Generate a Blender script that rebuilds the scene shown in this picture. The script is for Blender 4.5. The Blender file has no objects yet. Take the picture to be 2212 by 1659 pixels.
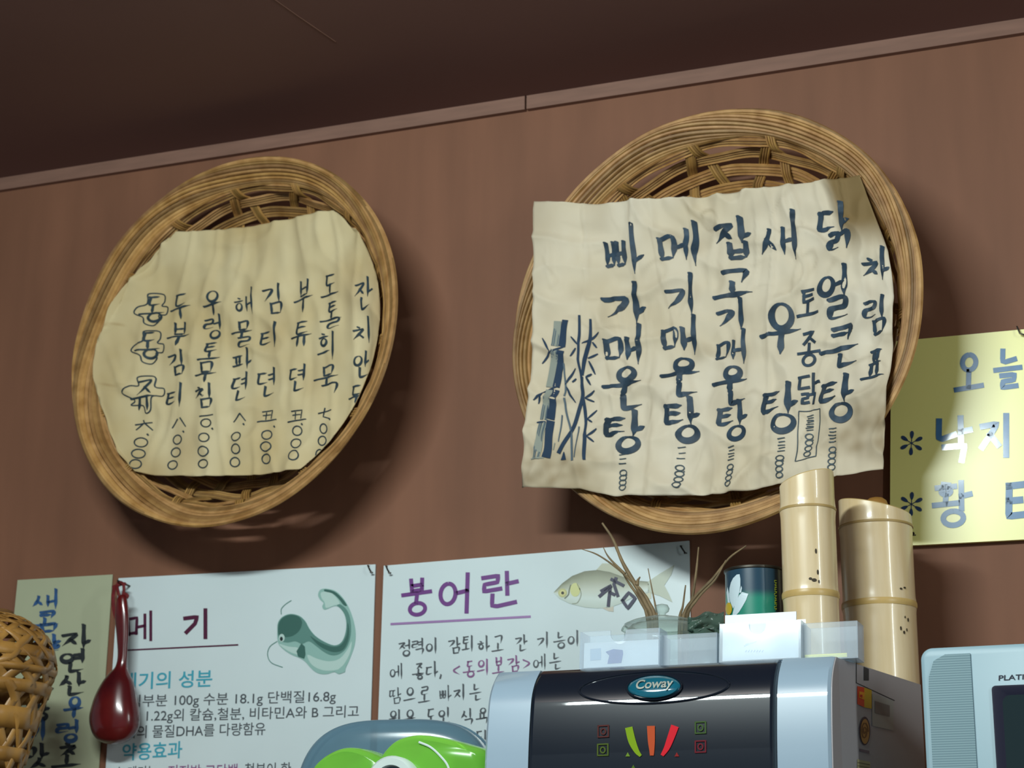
import bpy, bmesh, math, random
from mathutils import Vector, Matrix, noise
random.seed(7)
scene = bpy.context.scene
COL = scene.collection
PI = math.pi

# ------------------------------------------------------------------ camera
F = 4195.0                       # focal length in pixels of the 2212x1659 frame
CX, CY = 1106.0, 829.5
RX = Vector((0.93515490, 0.09604550, 0.34097005))     # world axes seen from the camera
RY = Vector((0.35410117, -0.28030602, -0.89221124))
RZ = Vector((0.00988308, 0.95509361, -0.29613938))
CAM = Vector((0.0, -2.4, 1.6))
cd = bpy.data.cameras.new('camera')
cd.sensor_fit = 'HORIZONTAL'; cd.sensor_width = 36.0; cd.lens = 36.0 * F / 2212.0
cd.clip_start = 0.05; cd.clip_end = 50
cam = bpy.data.objects.new('camera', cd); COL.objects.link(cam)
M3 = Matrix((RX, RY, RZ))
cam.matrix_world = Matrix.Translation(CAM) @ M3.to_4x4()
scene.camera = cam
cd.dof.use_dof = True; cd.dof.focus_distance = 2.12; cd.dof.aperture_fstop = 11.0     # the photograph is a little soft towards the wall

# ------------------------------------------------------------------ light
scene.view_settings.view_transform = 'Standard'
scene.view_settings.look = 'None'
scene.view_settings.gamma = 1.0
scene.view_settings.use_curve_mapping = False
scene.view_settings.exposure = 0.0
world = bpy.data.worlds.new('world'); scene.world = world; world.use_nodes = True
bgn = world.node_tree.nodes['Background']
bgn.inputs[0].default_value = (0.62, 0.72, 0.78, 1); bgn.inputs[1].default_value = 0.25

def area(name, loc, target, sx, sy, power, color):
    l = bpy.data.lights.new(name, 'AREA'); l.shape = 'RECTANGLE'; l.size = sx; l.size_y = sy
    l.energy = power; l.color = color
    o = bpy.data.objects.new(name, l); COL.objects.link(o)
    o.location = loc
    d = (Vector(target) - Vector(loc)).normalized()
    o.rotation_euler = d.to_track_quat('-Z', 'Y').to_euler()
    return o
area('fluorescent_tube_light', (-0.86, -1.85, 2.74), (-0.78, 0, 1.95), 0.76, 0.07, 26, (0.88, 1.0, 0.98))
area('side_fluorescent_light', (1.35, -1.6, 2.60), (-0.5, 0, 2.0), 0.10, 1.2, 16, (0.90, 1.0, 0.98))

# ------------------------------------------------------------------ geometry helpers
def ray(px, py):
    d = Vector((px - CX, -(py - CY), -F))
    return Vector((RX.dot(d), RY.dot(d), RZ.dot(d)))
def at(px, py, y):
    d = ray(px, py); return CAM + d * ((y - CAM.y) / d.y)
def onplane(px, py, o, n):
    d = ray(px, py); return CAM + d * ((o - CAM).dot(n) / d.dot(n))

BASE = {}      # world position of each thing's origin (children share their thing's origin)
class MB:
    def __init__(s): s.v = []; s.f = []; s.c = []
    def add(s, verts, faces, col=None):
        b = len(s.v); s.v += [Vector(q) for q in verts]
        s.f += [tuple(i + b for i in fc) for fc in faces]
        if col is None: s.c += [(1, 1, 1, 1)] * len(verts)
        elif isinstance(col, list): s.c += col
        else: s.c += [col] * len(verts)
    def grid(s, rows, close_u=False, col=None, close_v=False):
        n, m = len(rows), len(rows[0]); v = [p for r in rows for p in r]; f = []
        for i in range(n if close_v else n - 1):
            for j in range(m if close_u else m - 1):
                i2, j2 = (i + 1) % n, (j + 1) % m
                f.append((i * m + j, i * m + j2, i2 * m + j2, i2 * m + j))
        s.add(v, f, col)
    def tube(s, path, r, n=6, closed=False, col=None, flat=1.0):
        path = [Vector(p) for p in path]; N = len(path)
        rr = r if isinstance(r, (list, tuple)) else [r] * N
        rows = []; ref = None
        for i, p in enumerate(path):
            a = path[(i - 1) % N] if (closed or i > 0) else p
            b = path[(i + 1) % N] if (closed or i < N - 1) else p
            t = (b - a).normalized()
            if ref is None:
                ref = t.orthogonal().normalized()
            ref = (ref - t * ref.dot(t)).normalized()
            bi = t.cross(ref)
            rows.append([p + ref * (math.cos(2 * PI * k / n) * rr[i]) + bi * (math.sin(2 * PI * k / n) * rr[i] * flat) for k in range(n)])
        if closed:
            # untwist against the start by matching nearest offset
            s.grid(rows, True, col, False)
            b = len(s.v) - N * n
            best = min(range(n), key=lambda k: (rows[-1][k] - rows[0][0]).length)
            for j in range(n):
                s.f.append((b + (N - 1) * n + (j + best) % n, b + (N - 1) * n + (j + 1 + best) % n, b + (j + 1) % n, b + j))
        else:
            s.grid(rows, True, col)
            b = len(s.v) - N * n
            s.f.append(tuple(b + j for j in reversed(range(n))))
            s.f.append(tuple(b + (N - 1) * n + j for j in range(n)))
    def box(s, lo, hi, col=None):
        x0, y0, z0 = lo; x1, y1, z1 = hi
        s.add([(x0, y0, z0), (x1, y0, z0), (x1, y1, z0), (x0, y1, z0), (x0, y0, z1), (x1, y0, z1), (x1, y1, z1), (x0, y1, z1)],
              [(0, 3, 2, 1), (4, 5, 6, 7), (0, 1, 5, 4), (1, 2, 6, 5), (2, 3, 7, 6), (3, 0, 4, 7)], col)
    def lathe(s, prof, c, n=40, col=None, zf=None):
        rows = []
        for r, z in prof:
            rows.append([Vector((c[0] + r * math.cos(2 * PI * k / n), c[1] + r * math.sin(2 * PI * k / n), c[2] + z)) for k in range(n)])
        s.grid(rows, True, col)
    def prism(s, front, back, col=None):
        n = len(front); b = [(i, (i + 1) % n, n + (i + 1) % n, n + i) for i in range(n)]
        s.add(list(front) + list(back), [tuple(range(n - 1, -1, -1)), tuple(range(n, 2 * n))] + b, col)
    def clusters(s):
        """split what is written or printed into groups of marks that lie close together"""
        n = len(s.v); par = list(range(n))
        def find(i):
            while par[i] != i: par[i] = par[par[i]]; i = par[i]
            return i
        for f in s.f:
            a = find(f[0])
            for k in f[1:]: par[find(k)] = a
        isl = {}
        for i in range(n): isl.setdefault(find(i), []).append(i)
        ks = list(isl); bx = {}
        for k in ks:
            P = [s.v[i] for i in isl[k]]
            lo = [min(p[j] for p in P) for j in range(3)]; hi = [max(p[j] for p in P) for j in range(3)]; bx[k] = (lo, hi, max(h - l for h, l in zip(hi, lo)))
        for x, a in enumerate(ks):
            for c in ks[x + 1:]:
                A, C = bx[a], bx[c]
                g = math.sqrt(sum(max(0, A[0][j] - C[1][j], C[0][j] - A[1][j]) ** 2 for j in range(3)))
                if g <= max(.018, .45 * max(A[2], C[2])): par[find(a)] = find(c)
        out = {}
        for i in range(n): out.setdefault(find(i), []).append(i)
        if len(out) < 2: return [s]
        res = []
        for ids in out.values():
            mp = {i: k for k, i in enumerate(ids)}; m = MB(); m.v = [s.v[i] for i in ids]; m.c = [s.c[i] for i in ids]
            m.f = [tuple(mp[i] for i in f) for f in s.f if f[0] in mp]; res.append(m)
        return res
    def build(s, name, mat, parent=None, **kw):
        if parent is not None and any(w in name for w in ('lettering', 'speck', 'painting', 'print', 'label', 'gap')):
            return [m.build1(name, mat, parent, **kw) for m in s.clusters()][0]
        return s.build1(name, mat, parent, **kw)
    def build1(s, name, mat, parent=None, base=None, smooth=True, bevel=0, solid=0, angle=40):
        if parent is not None: o3 = BASE[parent]
        else: o3 = Vector(base) if base is not None else Vector((0, 0, 0))
        me = bpy.data.meshes.new(name)
        me.from_pydata([tuple(q - o3) for q in s.v], [], s.f)
        if any(c != (1, 1, 1, 1) for c in s.c):
            at_ = me.color_attributes.new('Col', 'FLOAT_COLOR', 'POINT')
            for i, c in enumerate(s.c): at_.data[i].color = c
        bm = bmesh.new(); bm.from_mesh(me)
        bmesh.ops.recalc_face_normals(bm, faces=bm.faces)
        bm.to_mesh(me); bm.free()
        me.materials.append(mat)
        if smooth:
            me.polygons.foreach_set('use_smooth', [True] * len(me.polygons))
            if hasattr(me, 'set_sharp_from_angle'): me.set_sharp_from_angle(angle=math.radians(angle))
        o = bpy.data.objects.new(name, me); COL.objects.link(o)
        if parent is not None: o.parent = parent
        else: o.location = o3
        BASE[o] = o3
        if solid:
            md = o.modifiers.new('thickness', 'SOLIDIFY'); md.thickness = solid; md.offset = -1
        if bevel:
            md = o.modifiers.new('bevel', 'BEVEL'); md.width = bevel; md.segments = 3; md.limit_method = 'ANGLE'; md.angle_limit = math.radians(40)
        return o
def tag(o, label, cat, group=None, kind=None):
    o['label'] = label; o['category'] = cat
    if group: o['group'] = group
    if kind: o['kind'] = kind
    return o
def thing(name, loc, label, cat, group=None):
    o = bpy.data.objects.new(name, None); COL.objects.link(o); o.location = loc
    o.empty_display_size = 0.03; BASE[o] = Vector(loc)
    return tag(o, label, cat, group)
def struct(o): o['kind'] = 'structure'; return o
def curve(pts, n=6, closed=False):
    pts = [Vector(p) for p in pts]; N = len(pts); out = []
    for i in range(N if closed else N - 1):
        p1, p2 = pts[i], pts[(i + 1) % N]
        p0 = pts[(i - 1) % N] if (closed or i > 0) else p1 * 2 - p2
        p3 = pts[(i + 2) % N] if (closed or i + 2 < N) else p2 * 2 - p1
        for k in range(n):
            t = k / n
            out.append(0.5 * ((2 * p1) + (p2 - p0) * t + (2 * p0 - 5 * p1 + 4 * p2 - p3) * t * t + (3 * p1 - p0 - 3 * p2 + p3) * t ** 3))
    if not closed: out.append(pts[-1])
    return out

# ------------------------------------------------------------------ materials
def srgb(r, g, b):
    def f(c):
        c /= 255.0
        return c / 12.92 if c <= 0.04045 else ((c + 0.055) / 1.055) ** 2.4
    return (f(r), f(g), f(b), 1)
def mat(name, col, rough=0.6, var=0.0, scale=20.0, metal=0.0, spec=0.5, bump=0.0, coat=0.0, crough=0.08, col2=None, stretch=None, detail=4, alpha=None, emit=None, vcol=False, subs=0.0):
    m = bpy.data.materials.new(name); m.use_nodes = True
    nt = m.node_tree; b = nt.nodes['Principled BSDF']
    b.inputs['Base Color'].default_value = col; b.inputs['Roughness'].default_value = rough
    b.inputs['Metallic'].default_value = metal; b.inputs['Specular IOR Level'].default_value = spec
    b.inputs['Coat Weight'].default_value = coat; b.inputs['Coat Roughness'].default_value = crough
    if subs: b.inputs['Subsurface Weight'].default_value = subs; b.inputs['Subsurface Scale'].default_value = 0.01
    if emit: b.inputs['Emission Color'].default_value = emit[0]; b.inputs['Emission Strength'].default_value = emit[1]
    if vcol:
        a = nt.nodes.new('ShaderNodeAttribute'); a.attribute_name = 'Col'
        nt.links.new(a.outputs['Color'], b.inputs['Base Color'])
    if var or col2 or bump:
        tc = nt.nodes.new('ShaderNodeTexCoord'); mp = nt.nodes.new('ShaderNodeMapping')
        nt.links.new(tc.outputs['Object'], mp.inputs[0])
        if stretch: mp.inputs['Scale'].default_value = stretch
        nz = nt.nodes.new('ShaderNodeTexNoise'); nz.inputs['Scale'].default_value = scale; nz.inputs['Detail'].default_value = detail
        nt.links.new(mp.outputs[0], nz.inputs['Vector'])
        if (var or col2) and not vcol:
            rp = nt.nodes.new('ShaderNodeValToRGB')
            c2 = col2 or tuple(min(1, c * (1 + var)) for c in col[:3]) + (1,)
            c1 = col if col2 else tuple(c * (1 - var) for c in col[:3]) + (1,)
            rp.color_ramp.elements[0].position = 0.32; rp.color_ramp.elements[1].position = 0.68
            rp.color_ramp.elements[0].color = c1; rp.color_ramp.elements[1].color = c2
            nt.links.new(nz.outputs[0], rp.inputs[0]); nt.links.new(rp.outputs[0], b.inputs['Base Color'])
        if bump:
            bp = nt.nodes.new('ShaderNodeBump'); bp.inputs['Strength'].default_value = bump; bp.inputs['Distance'].default_value = 0.002
            nt.links.new(nz.outputs[0], bp.inputs['Height']); nt.links.new(bp.outputs[0], b.inputs['Normal'])
    return m
def clear_mat(name, tint, mixf, rough, surf, bump=0.0):
    m = bpy.data.materials.new(name); m.use_nodes = True; nt = m.node_tree
    b = nt.nodes['Principled BSDF']; b.inputs['Base Color'].default_value = surf; b.inputs['Roughness'].default_value = rough
    if bump:
        tc = nt.nodes.new('ShaderNodeTexCoord'); nz = nt.nodes.new('ShaderNodeTexNoise'); nz.inputs['Scale'].default_value = 13; nz.inputs['Detail'].default_value = 1
        bp = nt.nodes.new('ShaderNodeBump'); bp.inputs['Strength'].default_value = bump; bp.inputs['Distance'].default_value = .002
        nt.links.new(tc.outputs['Object'], nz.inputs['Vector']); nt.links.new(nz.outputs[0], bp.inputs['Height']); nt.links.new(bp.outputs[0], b.inputs['Normal'])
    t = nt.nodes.new('ShaderNodeBsdfTransparent'); t.inputs[0].default_value = tint
    lw = nt.nodes.new('ShaderNodeLayerWeight'); lw.inputs['Blend'].default_value = 0.35
    mr = nt.nodes.new('ShaderNodeMapRange'); mr.inputs['To Min'].default_value = mixf[0]; mr.inputs['To Max'].default_value = mixf[1]
    nt.links.new(lw.outputs['Facing'], mr.inputs['Value'])
    mx = nt.nodes.new('ShaderNodeMixShader')
    nt.links.new(mr.outputs[0], mx.inputs[0]); nt.links.new(t.outputs[0], mx.inputs[1]); nt.links.new(b.outputs[0], mx.inputs[2])
    nt.links.new(mx.outputs[0], nt.nodes['Material Output'].inputs[0])
    return m

M = {}
M['wall'] = mat('brown_wall_paint', srgb(129, 87, 66), 0.62, 0.10, 3.0, spec=0.3, stretch=(6, 1, 0.8), detail=6, bump=0.05)
M['ceiling'] = mat('dark_brown_ceiling_paint', srgb(124, 92, 86), 0.7, 0.06, 2.0, spec=0.2)
M['trim'] = mat('brown_trim_paint', srgb(134, 100, 86), 0.6, 0.10, 14, spec=0.3, stretch=(1, 1, 8))
M['floor'] = mat('floor_tile', srgb(120, 112, 100), 0.5, 0.1, 4)
M['cane'] = mat('straw_cane', srgb(152, 110, 62), 0.5, 0, 14, col2=srgb(190, 148, 96), stretch=(3, 3, 3), spec=0.35)
M['cane_dark'] = mat('darker_rib_cane', srgb(142, 102, 54), 0.55, 0, 14, col2=srgb(180, 140, 82), stretch=(3, 3, 3), spec=0.3)  # slightly darker cane tone for the ribs
M['cane_core'] = mat('basket_core_cane', srgb(96, 68, 36), 0.7, 0.15, 30)
M['ink'] = mat('blue_black_ink', srgb(44, 62, 78), 0.55, 0.35, 60, spec=0.3)
M['ink_pen'] = mat('grey_pen_ink', srgb(70, 84, 92), 0.6, 0.2, 80, spec=0.2)
M['ink2'] = mat('faded_black_ink', srgb(44, 58, 66), 0.6, 0.3, 80, spec=0.2)
M['print'] = mat('printed_picture', (1, 1, 1, 1), 0.35, vcol=True)
M['paint'] = mat('painted_ink', (1, 1, 1, 1), 0.75, spec=0.2, vcol=True)
M['bamboo_groove'] = mat('bamboo_groove', srgb(176, 146, 92), 0.45, 0.1, 30)
M['poster'] = mat('laminated_poster_sheet', srgb(218, 231, 234), 0.28, 0.02, 8, coat=0.3)
M['yellow'] = mat('glossy_yellow_board', srgb(252, 246, 152), 0.42, 0.02, 8, spec=0.8, coat=0.7, crough=0.30)
M['marker_blue'] = mat('blue_marker_ink', srgb(66, 120, 168), 0.3, 0.12, 60, coat=0.5)
M['marker_dark'] = mat('dark_blue_marker_ink', srgb(40, 70, 110), 0.3, 0.12, 60, coat=0.4)
M['maroon'] = mat('maroon_print', srgb(84, 30, 60), 0.4)
M['cyan'] = mat('cyan_print', srgb(70, 168, 190), 0.4)
M['grey_print'] = mat('grey_print', srgb(84, 90, 96), 0.4)
M['mauve'] = mat('mauve_print', srgb(140, 92, 140), 0.4)
M['violet'] = mat('violet_print', srgb(112, 56, 132), 0.4)
M['violet_light'] = mat('pale_violet_print', srgb(160, 122, 176), 0.4)
M['navy'] = mat('navy_marker', srgb(36, 34, 70), 0.4)
M['strip'] = mat('aged_green_grey_paper', srgb(176, 180, 150), 0.7, 0.05, 6)
M['blue_ink'] = mat('blue_felt_pen', srgb(44, 84, 132), 0.6, 0.25, 60)
M['black_ink'] = mat('black_felt_pen', srgb(34, 40, 44), 0.6, 0.25, 60)
M['lacquer'] = mat('dark_red_lacquer', srgb(104, 24, 26), 0.22, 0, 14, col2=srgb(62, 12, 18), coat=0.4)
M['red_cord'] = mat('red_cord', srgb(112, 26, 30), 0.7, 0.2, 200)
M['steel'] = mat('dull_steel', srgb(70, 66, 60), 0.4, metal=0.8)
M['amber'] = mat('amber_bamboo_strip', srgb(128, 88, 38), 0.4, 0, 18, col2=srgb(180, 132, 66))
M['amber_dark'] = mat('brown_bamboo_lining', srgb(112, 78, 40), 0.6, 0.2, 20)
M['bamboo'] = mat('pale_varnished_bamboo', srgb(222, 194, 146), 0.28, 0, 10, col2=srgb(236, 212, 174), stretch=(8, 8, 0.7), coat=0.4)
M['bamboo_node'] = mat('bamboo_node_band', srgb(206, 172, 108), 0.35, 0.1, 30)
M['bamboo_in'] = mat('bamboo_inside', srgb(206, 176, 116), 0.6, 0.1, 20)
M['spot'] = mat('dark_bamboo_speck', srgb(60, 48, 30), 0.6)
M['silver'] = mat('silver_blue_plastic', srgb(158, 180, 198), 0.34, 0.01, 5, coat=1.0, crough=0.04)
M['side_grey'] = mat('warm_grey_plastic', srgb(172, 168, 172), 0.45, 0.03, 5)
M['black_gloss'] = mat('glossy_black_panel', srgb(20, 28, 40), 0.30, spec=0.15, coat=1.0, crough=0.035)
M['teal'] = mat('teal_enamel', srgb(18, 100, 122), 0.15, coat=0.8)
M['pale_metal'] = mat('pale_metal_letter', srgb(200, 206, 196), 0.3, metal=0.5)
M['dark_line'] = mat('dark_gap', srgb(60, 60, 64), 0.7)
M['tv'] = mat('pale_blue_grey_plastic', srgb(156, 186, 198), 0.4, 0.02, 6)
M['screen'] = mat('dark_tube_glass', srgb(26, 44, 48), 0.12, coat=0.6)
M['bezel'] = mat('navy_screen_surround', srgb(24, 24, 48), 0.4)
M['card'] = mat('white_card', srgb(236, 242, 246), 0.5)
M['white'] = mat('white_plastic', srgb(226, 240, 236), 0.35)
M['green_print'] = mat('tin_print', (1, 1, 1, 1), 0.3, coat=0.3, vcol=True)
M['twig'] = mat('dry_brown_twig', srgb(122, 102, 72), 0.7, 0.3, 60)
M['nail'] = M['steel']
M['paper_edge'] = mat('darkened_paper', srgb(150, 120, 66), 0.8, 0.1, 30)
M['clear'] = clear_mat('clear_acrylic', (0.95, 0.98, 1, 1), (0.22, 0.80), 0.08, (0.84, 0.91, 0.98, 1), .30)
M['clear_thin'] = clear_mat('thin_clear_acrylic', (0.93, 0.97, 1, 1), (0.10, 0.75), 0.10, (0.80, 0.88, 0.96, 1))
M['glass'] = clear_mat('clear_glass', (0.90, 0.95, 0.92, 1), (0.10, 0.85), 0.05, (0.35, 0.40, 0.38, 1))
M['green_glass'] = clear_mat('dark_green_film', (0.45, 0.6, 0.5, 1), (0.45, 0.9), 0.25, (0.10, 0.16, 0.13, 1))
M['lime'] = clear_mat('lime_translucent_plastic', (0.60, 0.97, 0.30, 1), (0.40, 0.85), 0.15, srgb(156, 236, 92))
M['blue_smoke'] = clear_mat('smoky_blue_plastic', (0.55, 0.68, 0.74, 1), (0.60, 0.95), 0.14, srgb(112, 146, 166))
M['wood'] = mat('cabinet_wood', srgb(110, 76, 48), 0.5, 0.15, 4, stretch=(1, 8, 8))
def strand_tint(m):
    nt = m.node_tree; b = nt.nodes['Principled BSDF']; src = b.inputs['Base Color'].links[0].from_socket
    a = nt.nodes.new('ShaderNodeAttribute'); a.attribute_name = 'Col'
    mx = nt.nodes.new('ShaderNodeMixRGB'); mx.blend_type = 'MULTIPLY'; mx.inputs[0].default_value = 1
    nt.links.new(src, mx.inputs[1]); nt.links.new(a.outputs['Color'], mx.inputs[2]); nt.links.new(mx.outputs[0], b.inputs['Base Color'])
def tint(rnd):
    k = rnd.uniform(.55, 1.12); return (k, k * rnd.uniform(.93, 1.0), k * rnd.uniform(.82, 1.0), .999)
def paper_mat(name, c1, c2, stain):
    m = mat(name, c1, 0.75, 0, 7, col2=c2, spec=0.25, bump=0.15, subs=0)
    nt = m.node_tree; b = nt.nodes['Principled BSDF']
    src = b.inputs['Base Color'].links[0].from_socket
    a = nt.nodes.new('ShaderNodeAttribute'); a.attribute_name = 'Col'
    mx = nt.nodes.new('ShaderNodeMixRGB'); mx.blend_type = 'MIX'
    mx.inputs[2].default_value = stain
    sep = nt.nodes.new('ShaderNodeSeparateColor')
    nt.links.new(a.outputs['Color'], sep.inputs[0])
    inv = nt.nodes.new('ShaderNodeMath'); inv.operation = 'SUBTRACT'; inv.inputs[0].default_value = 1.0
    nt.links.new(sep.outputs[0], inv.inputs[1]); nt.links.new(inv.outputs[0], mx.inputs[0])
    nt.links.new(src, mx.inputs[1]); nt.links.new(mx.outputs[0], b.inputs['Base Color'])
    return m
M['paper_left'] = paper_mat('yellowed_paper', srgb(194, 172, 126), srgb(212, 196, 158), srgb(150, 112, 60))
M['paper_right'] = paper_mat('creased_kraft_paper', srgb(206, 190, 162), srgb(220, 208, 188), srgb(122, 98, 58))

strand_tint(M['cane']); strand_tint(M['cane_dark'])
# ------------------------------------------------------------------ room shell
def slab(name, lo, hi, m):
    b = MB(); b.box(lo, hi); return struct(b.build(name, m, smooth=False))
ZC = 2.8275
slab('wall_front', (-3.6, 0, -0.05), (2.6, 0.1, ZC), M['wall'])
slab('ceiling', (-3.6, -4.2, ZC), (2.6, 0.1, ZC + 0.1), M['ceiling'])
slab('floor', (-3.6, -4.2, -0.1), (2.6, 0, 0.0), M['floor'])
XJ = at(1140, 228, 0).x
slab('trim_1', (-3.6, -0.009, ZC - 0.021), (XJ - 0.0015, 0.0, ZC), M['trim'])
slab('trim_2', (XJ + 0.0015, -0.009, ZC - 0.021), (2.6, 0.0, ZC), M['trim'])

def ceil_pt(px, py, dz=0.0):
    d = ray(px, py); return CAM + d * ((ZC - dz - CAM.z) / d.z)
b = MB(); b.tube([ceil_pt(560, -25, .0002), ceil_pt(640, 32, .0002), ceil_pt(725, 90, .0002)], .0006, 5)
struct(b.build('trim_3', M['trim']))

# ------------------------------------------------------------------ cabinet below the frame that carries everything
CT = 1.60
b = MB(); b.box((-2.3, -0.60, 0.0), (0.9, -0.008, CT - 0.03))
cab = thing('cabinet', (-0.7, -0.3, 0), 'wooden cabinet along the wall carrying the water dispenser and television', 'cabinet')
b.build('carcass', M['wood'], cab, smooth=False)
b = MB(); b.box((-2.32, -0.63, CT - 0.03), (0.92, -0.008, CT)); b.build('worktop', M['wood'], cab, smooth=False, bevel=0.004)
for k in range(4):
    x0 = -2.28 + k * 0.79
    b = MB(); b.box((x0, -0.618, 0.08), (x0 + 0.76, -0.60, CT - 0.06)); d = b.build('door', M['wood'], cab, smooth=False, bevel=0.003)
    b = MB(); b.tube([(x0 + 0.70, -0.618, 0.9), (x0 + 0.70, -0.64, 0.92), (x0 + 0.70, -0.64, 1.06), (x0 + 0.70, -0.618, 1.08)], 0.005); b.build('handle', M['steel'], d)

# ------------------------------------------------------------------ hangul stroke composer
J_I = 'ㄱㄲㄴㄷㄸㄹㅁㅂㅃㅅㅆㅇㅈㅉㅊㅋㅌㅍㅎ'
J_V = 'ㅏㅐㅑㅒㅓㅔㅕㅖㅗㅘㅙㅚㅛㅜㅝㅞㅟㅠㅡㅢㅣ'
J_F = ['', 'ㄱ', 'ㄲ', 'ㄳ', 'ㄴ', 'ㄵ', 'ㄶ', 'ㄷ', 'ㄹ', 'ㄺ', 'ㄻ', 'ㄼ', 'ㄽ', 'ㄾ', 'ㄿ', 'ㅀ', 'ㅁ', 'ㅂ', 'ㅄ', 'ㅅ', 'ㅆ', 'ㅇ', 'ㅈ', 'ㅊ', 'ㅋ', 'ㅌ', 'ㅍ', 'ㅎ']
O = 'O'
CONS = {
 'ㄱ': [[(0, .14), (.9, .08), (.72, .5), (.1, 1)]],
 'ㄱh': [[(0, .12), (1, .05), (.86, 1)]],
 'ㄴ': [[(.1, 0), (.08, .85), (.3, .92), (1, .72)]],
 'ㄷ': [[(.05, .06), (.92, 0)], [(.14, .06), (.08, .9), (.95, .82)]],
 'ㄹ': [[(.05, .06), (.9, 0), (.84, .42), (.12, .5), (.08, .95), (1, .86)]],
 'ㅁ': [[(.08, .06), (.16, 1)], [(.08, .08), (.92, 0), (.84, .95)], [(.14, .95), (.86, .9)]],
 'ㅂ': [[(.1, 0), (.16, .95)], [(.86, 0), (.84, .95)], [(.14, .5), (.84, .44)], [(.16, .95), (.84, .9)]],
 'ㅅ': [[(.56, 0), (.4, .5), (0, 1)], [(.42, .45), (.95, .9)]],
 'ㅇ': [O],
 'ㅈ': [[(.02, .12), (.92, .03), (.5, .5), (0, 1)], [(.5, .48), (.98, .92)]],
 'ㅊ': [[(.38, 0), (.62, .1)], [(.02, .3), (.92, .22), (.5, .6), (0, 1)], [(.5, .58), (.98, .94)]],
 'ㅋ': [[(0, .12), (.95, .05), (.74, .55), (.15, 1)], [(.05, .52), (.8, .44)]],
 'ㅋh': [[(0, .12), (1, .05), (.82, 1)], [(.0, .55), (.85, .48)]],
 'ㅌ': [[(.05, .06), (.95, 0)], [(.1, .48), (.84, .42)], [(.14, .06), (.08, .95), (1, .84)]],
 'ㅍ': [[(.05, .08), (.95, 0)], [(0, .95), (1, .85)], [(.32, .1), (.34, .9)], [(.68, .08), (.64, .88)]],
 'ㅎ': [[(.36, 0), (.64, .08)], [(0, .3), (1, .22)], ('o', .15, .38, .85, 1)],
}
DBL = {'ㄲ': 'ㄱㄱ', 'ㄸ': 'ㄷㄷ', 'ㅃ': 'ㅂㅂ', 'ㅆ': 'ㅅㅅ', 'ㅉ': 'ㅈㅈ', 'ㄺ': 'ㄹㄱ', 'ㅄ': 'ㅂㅅ'}
VOW = {
 'ㅏ': [[(.35, 0), (.38, 1)], [(.38, .52), (1, .46)]],
 'ㅑ': [[(.35, 0), (.38, 1)], [(.38, .36), (1, .32)], [(.38, .64), (1, .58)]],
 'ㅓ': [[(.7, 0), (.7, 1)], [(-.05, .48), (.68, .44)]],
 'ㅕ': [[(.7, 0), (.7, 1)], [(0, .36), (.68, .32)], [(0, .62), (.68, .58)]],
 'ㅣ': [[(.5, 0), (.5, 1)]],
 'ㅐ': [[(.22, .1), (.24, .92)], [(.85, 0), (.85, 1)], [(.24, .5), (.84, .45)]],
 'ㅔ': [[(.5, .1), (.5, .92)], [(.95, 0), (.95, 1)], [(0, .52), (.5, .48)]],
 'ㅗ': [[(.5, 0), (.48, .8)], [(0, .92), (1, .8)]],
 'ㅛ': [[(.34, 0), (.34, .82)], [(.64, 0), (.64, .8)], [(0, .95), (1, .82)]],
 'ㅜ': [[(0, .2), (1, .06)], [(.52, .15), (.48, 1)]],
 'ㅠ': [[(0, .2), (1, .06)], [(.36, .18), (.28, .95)], [(.66, .12), (.64, 1)]],
 'ㅡ': [[(0, .6), (1, .42)]],
}
CALV = {'ㅏ': [[(.35, 0), (.40, 1)], [(.40, .74), (1, .62)]], 'ㅐ': [[(.20, .32), (.22, .86)], [(.82, 0), (.84, 1)], [(.22, .62), (.82, .56)]],
        'ㅔ': [[(.42, .14), (.44, .84)], [(.92, 0), (.95, 1)], [(-.05, .52), (.42, .48)]], 'ㅓ': [[(.7, 0), (.72, 1)], [(-.05, .56), (.68, .50)]]}
def sub(strokes, x0, y0, x1, y1):
    out = []
    for s in strokes:
        if s == O: out.append(('o', x0, y0, x1, y1))
        elif s[0] == 'o':
            _, a, b_, c, d = s
            out.append(('o', x0 + a * (x1 - x0), y0 + b_ * (y1 - y0), x0 + c * (x1 - x0), y0 + d * (y1 - y0)))
        else: out.append([(x0 + u * (x1 - x0), y0 + v * (y1 - y0)) for u, v in s])
    return out
def cons(j, hor):
    if j in DBL:
        a, c = DBL[j]
        return sub(cons(a, hor), 0, 0, .48, 1) + sub(cons(c, hor), .54, 0, 1, 1)
    return CONS[j + 'h'] if (hor and j + 'h' in CONS) else CONS[j]
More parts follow.
